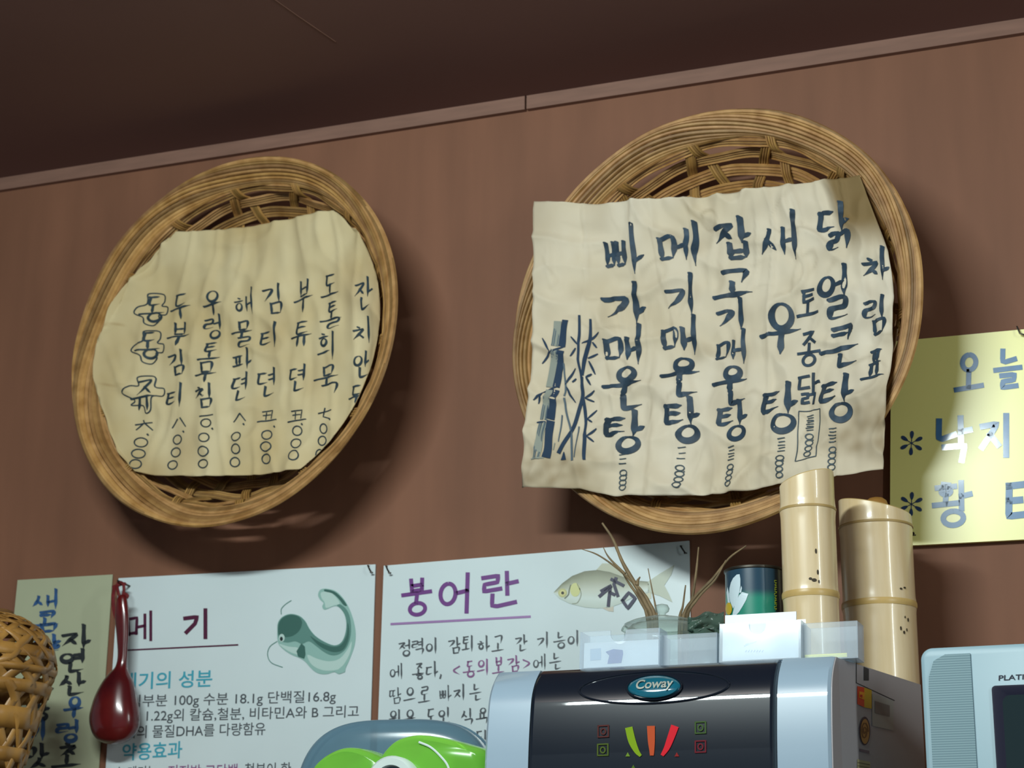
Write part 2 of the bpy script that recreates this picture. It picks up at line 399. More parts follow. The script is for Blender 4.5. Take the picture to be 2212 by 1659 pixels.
def compose(ch, cal=False):
    if ch == ',': return [[(.3, .75), (.15, 1)]]
    if ch == '<': return [[(.9, .2), (.1, .55), (.9, .95)]]
    if ch == '>': return [[(.1, .2), (.9, .55), (.1, .95)]]
    if ch == '0': return [O]
    if ch in CONS: return CONS[ch]
    if ch in VOW: return VOW[ch]
    c = ord(ch) - 0xAC00
    ini, vo, fi = J_I[c // 588], J_V[(c % 588) // 28], J_F[c % 28]
    st = []
    comb = {'ㅘ': 'ㅗㅏ', 'ㅚ': 'ㅗㅣ', 'ㅟ': 'ㅜㅣ', 'ㅢ': 'ㅡㅣ', 'ㅙ': 'ㅗㅐ', 'ㅝ': 'ㅜㅓ'}
    k = 0.60 if fi else 1.0
    if vo in comb:
        st += sub(cons(ini, True), .08, .02, .56, .44 * k)
        st += sub(VOW[comb[vo][0]], 0, .46 * k, .64, .86 * k)
        st += sub(VOW[comb[vo][1]], .62, 0, 1, 1 * k)
    elif vo in 'ㅗㅛㅜㅠㅡ':
        if fi:
            if cal: st += sub(cons(ini, True), .34, 0, .80, .34); st += sub(VOW[vo], 0, .36, 1, .70)
            else: st += sub(cons(ini, True), .24, 0, .78, .32); st += sub(VOW[vo], 0, .34, 1, .62)
        else:
            if cal: st += sub(cons(ini, True), .26, 0, .80, .50); st += sub(VOW[vo], 0, .50, 1, 1)
            else: st += sub(cons(ini, True), .22, 0, .8, .46); st += sub(VOW[vo], 0, .48, 1, 1)
    else:
        wide = vo in 'ㅐㅔ'
        if fi:
            if cal: st += sub(cons(ini, False), 0, .14, .50, .54); st += sub(CALV.get(vo, VOW[vo]), .56, 0, 1, .62)
            else: st += sub(cons(ini, False), 0, .06, .46 if wide else .52, .52); st += sub(VOW[vo], .5 if wide else .56, 0, 1, .62)
        else:
            if cal: st += sub(cons(ini, False), 0, .32, .42 if wide else .52, .80); st += sub(CALV.get(vo, VOW[vo]), .50 if wide else .58, 0, 1, 1)
            else: st += sub(cons(ini, False), 0, .18, .44 if wide else .52, .78); st += sub(VOW[vo], .46 if wide else .56, 0, 1, 1)
    if fi:
        if cal: st += sub(cons(fi, True), *((.46, .70, .96, 1) if fi == 'ㄴ' and vo in 'ㅜㅡ' else (.34, .63, .92, 1)))
        else: st += sub(cons(fi, True), .22, .64, .84 if fi != 'ㄴ' else .95, 1)
    return st
def ribbon(mb, pts, w, surf, col=None, nib=False):
    """pts in picture pixels on the sheet, w list of full widths"""
    n = len(pts); L = []
    for i, p in enumerate(pts):
        a = pts[max(i - 1, 0)]; c = pts[min(i + 1, n - 1)]
        d = Vector((c[0] - a[0], c[1] - a[1]))
        d = d.normalized() if d.length > 1e-6 else Vector((1, 0))
        nx, ny = -d.y, d.x; h = w[i] / 2
        L.append([surf(p[0] + nx * h, p[1] + ny * h), surf(p[0] - nx * h, p[1] - ny * h)])
    mb.grid(L, False, col)
def resample(pts, step):
    out = [Vector(pts[0])]
    for a, c in zip(pts[:-1], pts[1:]):
        a, c = Vector(a), Vector(c); n = max(1, int((c - a).length / step + .5))
        for k in range(1, n + 1): out.append(a.lerp(c, k / n))
    return out
def ink_stroke(mb, pts, w, surf, style='brush', step=5.0):
    p2 = [Vector((p[0], p[1])) for p in pts]
    if style == 'brush':
        d0 = (p2[1] - p2[0]).normalized()
        head = Vector((-.62, -.42)) * w if abs(d0.y) > abs(d0.x) else Vector((-.45, -.28)) * w
        head_pt = p2[0] + head
    if style == 'brush' and len(p2) > 2: p2 = [Vector((q.x, q.y)) for q in curve([(p.x, p.y, 0) for p in p2], 6)]
    p2 = resample(p2, step); n = len(p2); ws = []
    for i in range(n):
        t = i / max(1, n - 1)
        if style == 'brush':
            k = 0.92 + .22 * math.exp(-(t / .13) ** 2) + .30 * math.exp(-((t - .62) / .3) ** 2) - 1.0 * max(0, t - .70) / .30
            if n < 4: k = 1.0
            dd = (p2[min(i + 1, n - 1)] - p2[max(i - 1, 0)]).normalized()
            ws.append(w * max(.16, k) * (.72 + .34 * abs(dd.y)))
        elif style == 'pen': ws.append(w * (1.0 - .25 * t))
        else: ws.append(w)
    if style == 'brush':
        p2 = [head_pt, head_pt.lerp(p2[0], .5)] + p2; ws = [w * .22, w * .72] + ws
    if style == 'block':
        d0 = (p2[0] - p2[1]).normalized() * w * .5; d1 = (p2[-1] - p2[-2]).normalized() * w * .5
        p2 = [p2[0] + d0] + p2 + [p2[-1] + d1]; ws = [w] + ws + [w]
    ribbon(mb, p2, ws, surf, None, style == 'brush')
def ink_ring(mb, cx, cy, rx, ry, w, surf, style, T):
    n = 26; pts = []; ws = []
    for i in range(n + 1):
        a = -PI / 2 - 2 * PI * i / n
        pts.append(Vector(T(cx + rx * math.cos(a), cy + ry * math.sin(a))))
        ws.append(w * (0.45 + 0.85 * math.sin(PI * i / n) ** 1.0) if style == 'brush' else w)
    ribbon(mb, pts, ws, surf)
def write(mb, ch, cx, cy, w, h, surf, lw, style='brush', slope=-0.10, lean=0.0, rot=0.0):
    def T(u, v):
        x = (u - .5) * w; y = (v - .5) * h
        x, y = x + lean * y, y + slope * x
        if rot: x, y = x * math.cos(rot) - y * math.sin(rot), x * math.sin(rot) + y * math.cos(rot)
        return (cx + x, cy + y)
    if '가' <= ch <= '힣' and J_I[(ord(ch) - 0xAC00) // 588] in DBL: lw *= .74
    if '가' <= ch <= '힣' and J_V[((ord(ch) - 0xAC00) % 588) // 28] in 'ㅐㅔ': lw *= .82
    for s in compose(ch, style == 'brush'):
        if s[0] == 'o':
            _, a, b_, c, d = s
            m_ = min((c - a) * w, (d - b_) * h) * .5
            rx = (c - a) / 2; ry = (d - b_) / 2
            k = min(1.0, (m_ * 1.55) / max(1e-6, rx * w)); rx *= k
            ink_ring(mb, (a + c) / 2, (b_ + d) / 2, rx * .92, ry * .92, lw, surf, style, T)
        else:
            ink_stroke(mb, [T(u, v) for u, v in s], lw, surf, style)
def type_text(mb, text, p0, p1, height, surf, lean=0.03, bold=0.0):
    """printed type from the built-in font, baseline from p0 to p1 (picture pixels on the sheet)"""
    c = bpy.data.curves.new('type', 'FONT'); c.body = text; c.offset = bold
    o = bpy.data.objects.new('type', c); COL.objects.link(o)
    dg = bpy.context.evaluated_depsgraph_get(); dg.update()
    me = bpy.data.meshes.new_from_object(o.evaluated_get(dg))
    xs = [v.co.x for v in me.vertices]; x0, x1 = min(xs), max(xs)
    sx = (p1[0] - p0[0]) / (x1 - x0); sl = (p1[1] - p0[1]) / (p1[0] - p0[0])
    V = []
    for v in me.vertices:
        X = (v.co.x - x0) * sx; Y = v.co.y * height
        V.append(surf(p0[0] + X + lean * Y, p0[1] + sl * X - Y))
    mb.add(V, [tuple(p.vertices) for p in me.polygons])
    bpy.data.objects.remove(o); bpy.data.curves.remove(c); bpy.data.meshes.remove(me)
def flat(y):           # ink lying on a sheet hung on the wall
    return lambda px, py: at(px, py, y)
def poly(mb, pts, surf, col):
    mb.add([surf(*p) for p in pts], [tuple(range(len(pts)))], col)

# ------------------------------------------------------------------ wicker baskets
def basket(name, label, c, R, yaw, pit, depth, N, seed, tilt0=0.0):
    rnd = random.Random(seed)
    ax = Vector((math.cos(yaw), math.sin(yaw), 0)); up0 = Vector((0, 0, 1))
    up = up0 * math.cos(pit) - Vector((-ax.y, ax.x, 0)) * math.sin(pit)
    nv = ax.cross(up).normalized()           # towards the viewer is -y
    if nv.y > 0: nv = -nv
    c = Vector(c)
    def L(r, a, d): return c + ax * (r * math.cos(a)) + up * (r * math.sin(a)) - nv * d
    root = thing(name, tuple(c), label, 'basket')
    # rim: a flat sloping bundle of canes laid round in a slow twist
    mb = MB(); NS = 19
    for k in range(NS):
        ph = 2 * PI * k / NS; p = []
        for i in range(221):
            a = 2 * PI * i / 220; q = ph + 1.0 * a + .25 * math.sin(5 * a + seed)
            wob = 1 + .10 * noise.noise(Vector((2 * math.cos(a), 2 * math.sin(a), seed)))
            u_, w_ = .0170 * math.cos(q) * wob, .0062 * math.sin(q) * wob
            rw = .0022 * noise.noise(Vector((2.4 * math.cos(a), 2.4 * math.sin(a), seed + 4 + .12 * k)))
            p.append(L(R + rw - .0135 - .80 * u_ + .60 * w_, a, .0100 + .60 * u_ - .80 * w_))
        mb.tube(p, rnd.uniform(.0024, .0033), 6, False, tint(rnd))
    mb.build('rim', M['cane'], root)
    # profile of the dish (radius, depth)
    prof = [(R - .018, .016), (R - .034, .030), (R * .84, depth * .62), (R * .74, depth * .88), (R * .62, depth), (R * .3, depth * .985), (.015, depth * .97)]
    pc = curve([(r, d, 0) for r, d in prof], 14)
    acc = [0.0]
    for i in range(1, len(pc)): acc.append(acc[-1] + (pc[i] - pc[i - 1]).length)
    tot = acc[-1]
    def P(t):
        s_ = max(0, min(1, t)) * tot
        for i in range(1, len(acc)):
            if acc[i] >= s_:
                f = (s_ - acc[i - 1]) / max(1e-9, acc[i] - acc[i - 1]); q = pc[i - 1].lerp(pc[i], f)
                tn = (pc[i] - pc[i - 1]).normalized(); return q.x, q.y, (tn.y, -tn.x)
        return pc[-1].x, pc[-1].y, (0, -1)
    def S(t, a, off):
        r, d, n_ = P(t)
        return L(r - abs(n_[0]) * off, a, d - abs(n_[1]) * off)
    dt = .0041 / tot; step = 4 * dt + .0068 / tot
    bands = [.060 + step * k for k in range(int(.86 / step))]
    mb = MB()
    for bi, t0 in enumerate(bands):
        for j in range(4):
            t = t0 + (j - 1.5) * dt; r, d, _ = P(t)
            if r < .03: continue
            ph = (bi % 2) * PI; seg = 220 if r > .1 else 110
            p = [S(t, 2 * PI * i / seg, .0027 * math.cos(N / 2 * 2 * PI * i / seg + ph) + .0006 * noise.noise(Vector((i * .1, j, bi + seed)))) for i in range(seg)]
            mb.tube(p, rnd.uniform(.0018, .0023), 5, True, tint(rnd))
    mb.build('weave', M['cane'], root)
    # ribs: flat groups of canes from the rim to the middle, slanting near the rim
    mb = MB()
    for g in range(N):
        a0 = 2 * PI * g / N; sl = .12 if g % 2 else -.12
        for j in (-1.5, -.5, .5, 1.5):
            p = []
            for i in range(60):
                t = .005 + .87 * i / 59; r, d, _ = P(t)
                lean = sl * max(0, 1 - t / .30); w = .0037 * j / max(r, .03)
                off = .0014
                for bi, t0 in enumerate(bands): off -= .0030 * math.cos(PI * g + bi * PI) * math.exp(-((t - t0) / (step * .42)) ** 2)
                p.append(S(t, a0 + lean + w, off))
            mb.tube(p, .0018, 5, False, tint(rnd))
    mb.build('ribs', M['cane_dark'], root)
    return root, L, (c, ax, up, nv)

BL, LL, FL = basket('wicker_basket', 'smaller round wicker basket hung at left with the eight-column price sheet inside', (-1.2988, -0.122, 2.4685), 0.2712, -0.103, -0.033, 0.085, 28, 3)
BR, LR, FR = basket('wicker_basket', 'larger round wicker basket hung at right behind the big bamboo-painted menu sheet', (-0.6031, -0.128, 2.4189), 0.2800, -0.1464, -0.0055, 0.085, 28, 11)

# ------------------------------------------------------------------ menu sheets lying on the baskets
def side(pts, n):
    pts = [Vector((p[0], p[1])) for p in pts]
    ln = [0]
    for a, c in zip(pts[:-1], pts[1:]): ln.append(ln[-1] + (c - a).length)
    out = []
    for k in range(n + 1):
        s_ = ln[-1] * k / n
        for i in range(1, len(ln)):
            if ln[i] >= s_ - 1e-6:
                out.append(pts[i - 1].lerp(pts[i], (s_ - ln[i - 1]) / max(1e-9, ln[i] - ln[i - 1]))); break
    return out
def bil(gr, u, v):
    n, m = len(gr) - 1, len(gr[0]) - 1
    x = min(max(u, 0), 1) * m; y = min(max(v, 0), 1) * n
    i, j = min(int(x), m - 1), min(int(y), n - 1); fx, fy = x - i, y - j
    fx = fx * fx * (3 - 2 * fx); fy = fy * fy * (3 - 2 * fy)
    return (gr[j][i] * (1 - fx) + gr[j][i + 1] * fx) * (1 - fy) + (gr[j + 1][i] * (1 - fx) + gr[j + 1][i + 1] * fx) * fy
class Sheet:
    def __init__(s, frame, box, dgrid, wr, seed, plane_off, rlim=None, fold=.35):
        s.fold = fold
        s.c, s.ax, s.up, s.nv = frame; s.box = box; s.g = dgrid; s.wr = wr; s.seed = seed; s.po = plane_off; s.rlim = rlim
        s.o = s.c + s.nv * plane_off
    def disp(s, px, py):
        x0, y0, x1, y1 = s.box
        d = bil(s.g, (px - x0) / (x1 - x0), (py - y0) / (y1 - y0)) - s.po
        q = Vector((px / 100.0, py / 100.0, s.seed))
        a = noise.noise(q * .9); b_ = noise.noise(q * 2.1 + Vector((7, 3, 1))); c = noise.noise(Vector((px / 34.0, py / 150.0, s.seed + 5)))
        rid = 1 - abs(noise.noise(q * .95 + Vector((11, 5, 9)))) * 3.0; rid2 = 1 - abs(noise.noise(Vector((px / 55.0, py / 210.0, s.seed + 3)))) * 3.2
        return d + s.wr * (.9 * a + .55 * b_ + s.fold * c + 1.1 * max(0, rid - .25) ** 1.3 + .8 * max(0, rid2 - .3) ** 1.3)
    def __call__(s, px, py, off=0.0):
        p = onplane(px, py, s.o, s.nv)
        p = p + s.nv * (s.disp(px, py) + off)
        if s.rlim:
            q = p - s.c; a, b_ = q.dot(s.ax), q.dot(s.up); r = math.hypot(a, b_); dd = q.dot(s.nv)
            lim = s.rlim(dd)
            if r > lim: p = s.c + (s.ax * a + s.up * b_) * (lim / r) + s.nv * dd
        return p
    def build(s, name, label, m, top, right, bottom, left, n=64, stain=None):
        T, Rr, B, Lf = side(top, n), side(right, n), side(bottom, n), side(left, n)
        rows = []; cols = []
        for j in range(n + 1):
            v = j / n; row = []
            for i in range(n + 1):
                u = i / n
                q = T[i] * (1 - v) + B[i] * v + Lf[j] * (1 - u) + Rr[j] * u - (T[0] * (1 - u) * (1 - v) + T[n] * u * (1 - v) + B[0] * (1 - u) * v + B[n] * u * v)
                row.append(s(q.x, q.y)); k = 1 - (stain(q.x, q.y) if stain else 0); cols.append((k, k, k, .999))
            rows.append(row)
        mb = MB(); mb.grid(rows, False, cols)
        o = mb.build(name, m, base=tuple(s(sum(p[0] for p in top) / len(top), (top[0][1] + bottom[0][1]) / 2)), solid=0.0004, angle=180)
        tag(o, label, 'menu sheet')
        return o
    def ink(s): return lambda px, py: s(px, py, .0011)

def sm(x, a, b_):
    t = min(1, max(0, (x - a) / (b_ - a))); return t * t * (3 - 2 * t)
# right-hand sheet
gR = [[.019, .004, -.016, -.018, -.006],
      [.018, -.012, -.024, -.022, -.006],
      [.018, -.012, -.024, -.020, -.002],
      [.018, -.004, -.016, -.004, .014],
      [.021, .008, -.004, .008, .020]]
sR = Sheet(FR, (1150, 375, 1925, 1075), gR, .0072, 2.0, 0.0)
def stain_foldR(x, y):
    k = .95 * sm(x - .35 * (y - 380), 1755, 1790) * sm(560 - y, 0, 100)                # brown patch at the top right corner
    k = max(k, (.50 + .35 * noise.noise(Vector((x / 22, y / 22, 3)))) * sm(y + .12 * (x - 1150), 930, 1040) * sm(1350 - x, 0, 110))       # soiled bottom left corner
    k = max(k, (.50 + .30 * noise.noise(Vector((x / 26, y / 26, 5)))) * sm(y + .55 * (x - 1925), 780, 880) * sm(1040 - y + .2 * (x - 1925), 0, 60) * sm(x, 1700, 1860))
    k = max(k, .35 * sm(1240 - x, 0, 70) * sm(620 - y, 0, 150))
    d = abs(math.hypot(x - 1520, (y - 464) * .8) - 17); k = max(k, .30 * max(0, 1 - d / 5))
    k = max(k, .34 * max(0, noise.noise(Vector((x / 60, y / 60, 9)))) )
    k = max(k, .40 * max(0, 1 - abs(noise.noise(Vector((x / 70, y / 70, 14)))) * 9) * max(0, noise.noise(Vector((x / 90, y / 90, 21))) + .15))
    k = max(k, .25 * max(0, 1 - abs(x - 1402 + 6 * noise.noise(Vector((y / 50, 0, 0)))) / 7) * sm(y, 700, 820))  # darker line down the vertical fold
    return min(1, k)
shR = sR.build('menu_sheet', 'large creased menu sheet with painted bamboo and bold brush writing on the right basket', M['paper_right'],
    [(1170, 447), (1290, 441), (1430, 426), (1560, 410), (1700, 389), (1776, 379), (1852, 373)],
    [(1852, 373), (1882, 450), (1916, 540), (1931, 640), (1928, 730), (1924, 830), (1922, 920), (1920, 1022)],
    [(1145, 1062), (1200, 1061), (1266, 1061), (1333, 1075), (1400, 1074), (1516, 1069), (1632, 1056), (1760, 1040), (1920, 1022)],
    [(1170, 447), (1168, 560), (1166, 700), (1156, 880), (1145, 1062)], 150, stain_foldR)
ik = sR.ink()
W1 = 11.0
def column(parent, name, mt, rows, lw, style, slope, lean):
    mb = MB()
    for ch, x, y, w, h in rows: write(mb, ch, x, y, w, h, ik, lw(w) if callable(lw) else lw, style, slope, lean)
    return mb.build(name, mt, parent)
def columns(parent, name, mt, rows, lw, style, slope, lean, brk):
    cur = []
    for r in rows:
        if cur and brk(cur[-1], r): column(parent, name, mt, cur, lw, style, slope, lean); cur = []
        cur.append(r)
    column(parent, name, mt, cur, lw, style, slope, lean)
newcol = lambda a, c: c[2] < a[2]
columns(shR, 'lettering', M['ink'], [('빠', 1344, 538, 82, 104), ('가', 1344, 651, 82, 86), ('매', 1340, 743, 75, 88), ('운', 1343, 836, 80, 92), ('탕', 1350, 934, 78, 92),
                       ('메', 1453, 522, 76, 94), ('기', 1460, 628, 64, 88), ('매', 1456, 718, 70, 85), ('운', 1461, 809, 76, 86), ('탕', 1469, 904, 72, 92),
                       ('잡', 1571, 506, 76, 84), ('고', 1570, 602, 82, 56), ('기', 1567, 670, 62, 66), ('매', 1565, 742, 66, 76), ('운', 1567, 825, 72, 82), ('탕', 1574, 904, 66, 84),
                       ('새', 1671, 502, 80, 102), ('우', 1675, 702, 84, 110), ('탕', 1682, 881, 78, 110),
                       ('닭', 1793, 482, 70, 100), ('얼', 1795, 627, 68, 110), ('큰', 1806, 744, 86, 88), ('탕', 1810, 861, 76, 102)], lambda w: W1 if w > 66 else 9.4, 'brush', -.13, .02, newcol)
columns(shR, 'heading_lettering', M['ink'], [('차', 1891, 569, 56, 70), ('림', 1891, 680, 50, 80), ('표', 1890, 788, 50, 66)], 7.5, 'brush', -.12, -.03, newcol)
columns(shR, 'small_lettering', M['ink'], [('토', 1734, 646, 44, 56), ('종', 1736, 746, 44, 76), ('닭', 1740, 836, 44, 66)], 6.5, 'block', -.10, 0, newcol)
for x, y0, y1, bars in [(1351, 984, 1056, 3), (1466, 962, 1052, 3), (1572, 960, 1046, 5), (1690, 948, 1032, 5), (1803, 928, 1016, 5), (1748, 896, 986, 8)]:
    mb = MB(); y = y0; hb = (y1 - y0) * .40 / bars
    for k in range(bars):
        ink_stroke(mb, [(x - 8 + (k % 2) * 2, y + 2), (x + 8, y - 1 + (k % 3))], 2.6, ik, 'pen'); y += hb
    y += 5
    for k in range(4):
        if k == 1: ink_stroke(mb, [(x + 9, y - 1), (x + 6, y + 2)], 3, ik, 'pen')
        ink_ring(mb, x, y + 6, 8, 6, 2.6, ik, 'pen', lambda u, v: (u, v)); y += (y1 - y0) * .15
    mb.build('price_lettering', M['ink_pen'], shR)
mb = MB()
for a, c in zip([(1724, 887), (1772, 883), (1768, 989), (1724, 1001)], [(1772, 883), (1768, 989), (1724, 1001), (1724, 887)]):
    ink_stroke(mb, [a, c], 2.2, ik, 'pen')
mb.build('price_box', M['ink_pen'], shR)
# bamboo painting (zoom frame: x = 1140 + .2532 u, y = 640 + .2532 v)
mb = MB()
def Z(u, v): return (1140 + .2532 * u, 640 + .2532 * v)
def bru(pts, ws, colr):
    p = curve([(Z(*q)[0], Z(*q)[1], 0) for q in pts], 6); n = len(p)
    w = [ws[0] + (ws[1] - ws[0]) * i / (n - 1) for i in range(n)]
    ribbon(mb, [(q.x, q.y) for q in p], w, ik, colr)
dk, md, lt = srgb(44, 62, 84), srgb(90, 104, 114), srgb(146, 150, 140)
for seg in [[(300, 240), (296, 340), (280, 455)], [(283, 490), (255, 620), (228, 800)], [(232, 825), (212, 960), (192, 1085)], [(188, 1105), (162, 1240), (142, 1425)]]:
    bru(seg, (15, 14), lt)
    for o_, c_ in ((-22, md), (-8, md), (10, lt), (18, md)): bru([(a + o_, c) for a, c in seg], (2.2, 1.8), c_)
for seg in [[(362, 228), (350, 330), (332, 455)], [(326, 490), (308, 640), (282, 800)], [(284, 822), (264, 930), (240, 1075)], [(242, 1085), (226, 1240), (212, 1405)]]:
    bru(seg, (13, 13), dk)
bru([(462, 175), (465, 380), (462, 560), (480, 700), (478, 860)], (5, 5), dk)
bru([(480, 880), (500, 1000), (515, 1200), (530, 1420)], (5, 6), dk)
bru([(545, 200), (535, 360), (520, 500), (490, 690)], (5, 6), dk)
bru([(488, 700), (478, 850), (440, 1050), (370, 1220), (300, 1360)], (5, 9), dk)
bru([(340, 590), (352, 800), (358, 1000), (400, 1200), (435, 1430)], (3, 5), md)
bru([(325, 1030), (310, 1170), (300, 1260)], (3, 2), md)
bru([(455, 1120), (450, 1400)], (3, 2), md)
bru([(270, 1270), (255, 1330)], (2, 2), lt)
for a, c in [((180, 390), (240, 500)), ((240, 500), (165, 600)), ((355, 450), (235, 515)), ((300, 790), (180, 850)), ((180, 850), (110, 920)), ((175, 850), (150, 950)),
             ((435, 630), (345, 770)), ((345, 770), (430, 920)), ((435, 715), (400, 745)), ((410, 370), (455, 430)), ((605, 305), (490, 420)), ((440, 460), (400, 535)),
             ((550, 390), (580, 435)), ((590, 485), (530, 540)), ((535, 560), (572, 665)), ((550, 665), (515, 700)), ((515, 700), (540, 760)), ((565, 800), (490, 870)), ((490, 870), (560, 895)),
             ((590, 970), (515, 1050)), ((515, 1050), (560, 1080)), ((600, 1135), (525, 1205)), ((525, 1205), (580, 1250)), ((140, 1110), (210, 1100))]:
    mid = ((a[0] + c[0]) / 2, (a[1] + c[1]) / 2)
    p = [Z(*a), ((Z(*mid)[0]), Z(*mid)[1]), Z(*c)]
    ribbon(mb, resample(p, 5), [1.2 + 3.2 * math.sin(PI * min(1, (i + .5) / len(resample(p, 5)))) for i in range(len(resample(p, 5)))], ik, dk)
bru([(350, 1350), (350, 1420)], (2, 13), dk)
bru([(100, 1425), (200, 1410)], (3, 3), lt)
mb.build('bamboo_painting', M['paint'], shR)

# left-hand sheet, tucked inside its basket
gL = [[-.020, -.030, -.034, -.030, -.018],
      [-.016, -.034, -.040, -.036, -.020],
      [-.014, -.034, -.042, -.036, -.022],
      [-.016, -.032, -.038, -.034, -.022],
      [-.020, -.028, -.032, -.030, -.022]]
sL = Sheet(FL, (205, 460, 850, 1030), gL, .0052, 6.0, -.03, lambda dd: .2712 - .024 - max(0, -dd) * .62, .8)
def stainL(x, y):
    k = .55 * sm(x, 770, 840) + .30 * sm(y, 960, 1030) * sm(420 - x, 0, 100)
    k = max(k, .35 * max(0, noise.noise(Vector((x / 90, y / 140, 4)))))
    k = max(k, .5 * max(0, 1 - abs(y - 707) / 4) * sm(290 - x, 0, 30)); k = max(k, .5 * max(0, 1 - abs(y - 838) / 4) * sm(290 - x, 0, 30))
    return min(1, k)
shL = sL.build('menu_sheet', 'smaller yellowed menu sheet with thin brush writing tucked inside the left basket', M['paper_left'],
    [(335, 504), (400, 502), (480, 493), (600, 477), (690, 461), (735, 456)],
    [(735, 456), (800, 510), (850, 620), (862, 740), (838, 860), (770, 960), (672, 1014)],
    [(282, 1019), (340, 1029), (430, 1031), (560, 1025), (672, 1014)],
    [(335, 504), (262, 585), (213, 650), (204, 780), (207, 880), (232, 965), (282, 1019)], 120, stainL)
ik = sL.ink()
columns(shL, 'lettering', M['ink2'], [('두', 388, 661, 46, 52), ('부', 384, 722, 44, 52), ('김', 381, 784, 36, 52), ('티', 378, 855, 38, 52),
                       ('우', 456, 652, 40, 50), ('렁', 453, 703, 36, 50), ('토', 450, 757, 42, 38), ('무', 443, 804, 40, 44), ('침', 440, 855, 36, 52),
                       ('해', 524, 650, 40, 56), ('물', 515, 718, 42, 54), ('파', 515, 771, 42, 44), ('뎐', 510, 832, 34, 62),
                       ('김', 585, 643, 40, 62), ('티', 575, 721, 42, 54), ('뎐', 570, 823, 38, 60),
                       ('부', 650, 637, 46, 68), ('튜', 646, 719, 44, 54), ('뎐', 639, 815, 34, 58),
                       ('도', 712, 616, 42, 44), ('톨', 713, 680, 46, 56), ('희', 704, 748, 42, 60), ('묵', 702, 820, 54, 60),
                       ('잔', 794, 640, 38, 68), ('치', 790, 718, 40, 54), ('안', 786, 790, 32, 56), ('두', 772, 855, 36, 40)], 4.4, 'brush', -.16, -.03, newcol)
mb = MB()
def zl(u, v): return (250 + .2652 * u, 600 + .2652 * v)
for ch, x, y, w, h in [('동', 328, 668, 46, 56), ('동', 322, 748, 46, 56), ('쥬', 316, 856, 50, 66)]:
    write(mb, ch, x, y, w, h, ik, 4.6, 'brush', -.14, -.03)
ol = [(270, 130), (370, 125), (380, 180), (360, 220), (405, 230), (395, 290), (345, 300), (350, 345), (310, 390), (250, 380), (235, 330), (170, 300), (190, 250), (250, 220), (262, 180)]
for o_ in (ol, [(u - 15, v + 313) for u, v in ol], [(205, 820), (325, 810), (325, 890), (385, 900), (380, 960), (315, 975), (295, 1080), (260, 1110), (240, 1050), (150, 1050), (180, 1010), (95, 960), (150, 900), (210, 890)]):
    p = curve([(zl(*q)[0], zl(*q)[1], 0) for q in o_], 5, True); p.append(p[0])
    ribbon(mb, [(q.x, q.y) for q in p], [2.6] * len(p), ik)
def st(pts, w=3.2): ink_stroke(mb, pts, w, ik, 'pen')
mb.build('outlined_lettering', M['ink2'], shL)
# numerals and zeros of the prices
mb = MB()
st([(313, 909), (316, 917)]); st([(296, 920), (330, 913)]); st([(312, 917), (298, 931)]); st([(317, 917), (331, 930)])
st([(384, 905), (371, 925)]); st([(389, 902), (402, 922)])
st([(431, 900), (460, 895)])
st([(515, 892), (500, 910)]); st([(515, 891), (528, 908)])
for x, y in ((576, 898), (641, 898)):
    st([(x - 12, y - 9), (x + 12, y - 12), (x + 8, y + 6)], 2.8); st([(x - 10, y - 1), (x + 8, y - 3)], 2.6); st([(x - 2, y - 8), (x - 4, y + 8)], 2.6); st([(x - 22, y + 13), (x + 20, y + 7)], 3.2)
st([(686, 893), (716, 885)]); st([(700, 880), (698, 900), (714, 905)])
for x, y in [(320, 938), (396, 931), (459, 925), (522, 913), (590, 919), (650, 914), (713, 905)]: st([(x, y), (x + 3, y + 4)], 4)
for x, y, rx, ry in [(310, 958, 13, 10), (306, 983, 14, 9.5), (301, 1006, 12, 10), (384, 950, 10, 10), (382, 978, 11, 10), (377, 1006, 11, 9.5),
                     (446, 914, 10, 9), (445, 947, 10, 9.5), (443, 977, 12, 10), (442, 1003, 11, 9), (510, 943, 10, 10), (510, 970, 10, 10), (507, 998, 10, 10),
                     (576, 939, 11, 10), (575, 965, 12, 10), (575, 991, 11, 10), (641, 930, 10, 10), (640, 958, 11, 10), (638, 985, 11, 11),
                     (699, 926, 8, 10), (696, 952, 9, 10), (690, 982, 8, 11)]:
    ink_ring(mb, x, y, rx, ry, 2.8, ik, 'pen', lambda u, v: (u, v))
mb.build('price_lettering', M['ink2'], shL)

# ------------------------------------------------------------------ yellow board
def board(name, label, cat, m, corners, y, th, lettering=None, bevel=0.0):
    f = [at(p[0], p[1], y) for p in corners]; bk = [q + Vector((0, th, 0)) for q in f]
    mb = MB(); mb.prism(f, bk); c = sum(f, Vector()) / len(f)
    o = mb.build(name, m, base=tuple(c), smooth=False, bevel=bevel)
    return tag(o, label, cat)
yb = board('menu_board', 'bright yellow board with blue handwritten specials beside the right basket', 'menu board', M['yellow'],
           [(1925, 738), (2600, 675), (2600, 1145), (1932, 1180), (1922, 1172)], -0.010, 0.007)
ik = flat(-0.0106)
mb = MB()
write(mb, '오', 2093, 804, 54, 78, ik, 11, 'block', -.08)
write(mb, '늘', 2177, 798, 52, 80, ik, 11, 'block', -.04)
write(mb, '낙', 2060, 949, 70, 90, ik, 13, 'block', -.03)
write(mb, '지', 2155, 941, 66, 84, ik, 13, 'block', -.03)
write(mb, '황', 2057, 1090, 76, 92, ik, 12, 'block', -.05)
for s_ in ([(2180, 1050), (2206, 1047)], [(2180, 1082), (2203, 1080)], [(2180, 1050), (2179, 1115), (2206, 1112)]): ink_stroke(mb, s_, 15, ik, 'block')
write(mb, 'ㅐ', 2240, 1075, 34, 100, ik, 14, 'block', -.05)
mb.build('lettering', M['marker_blue'], yb)
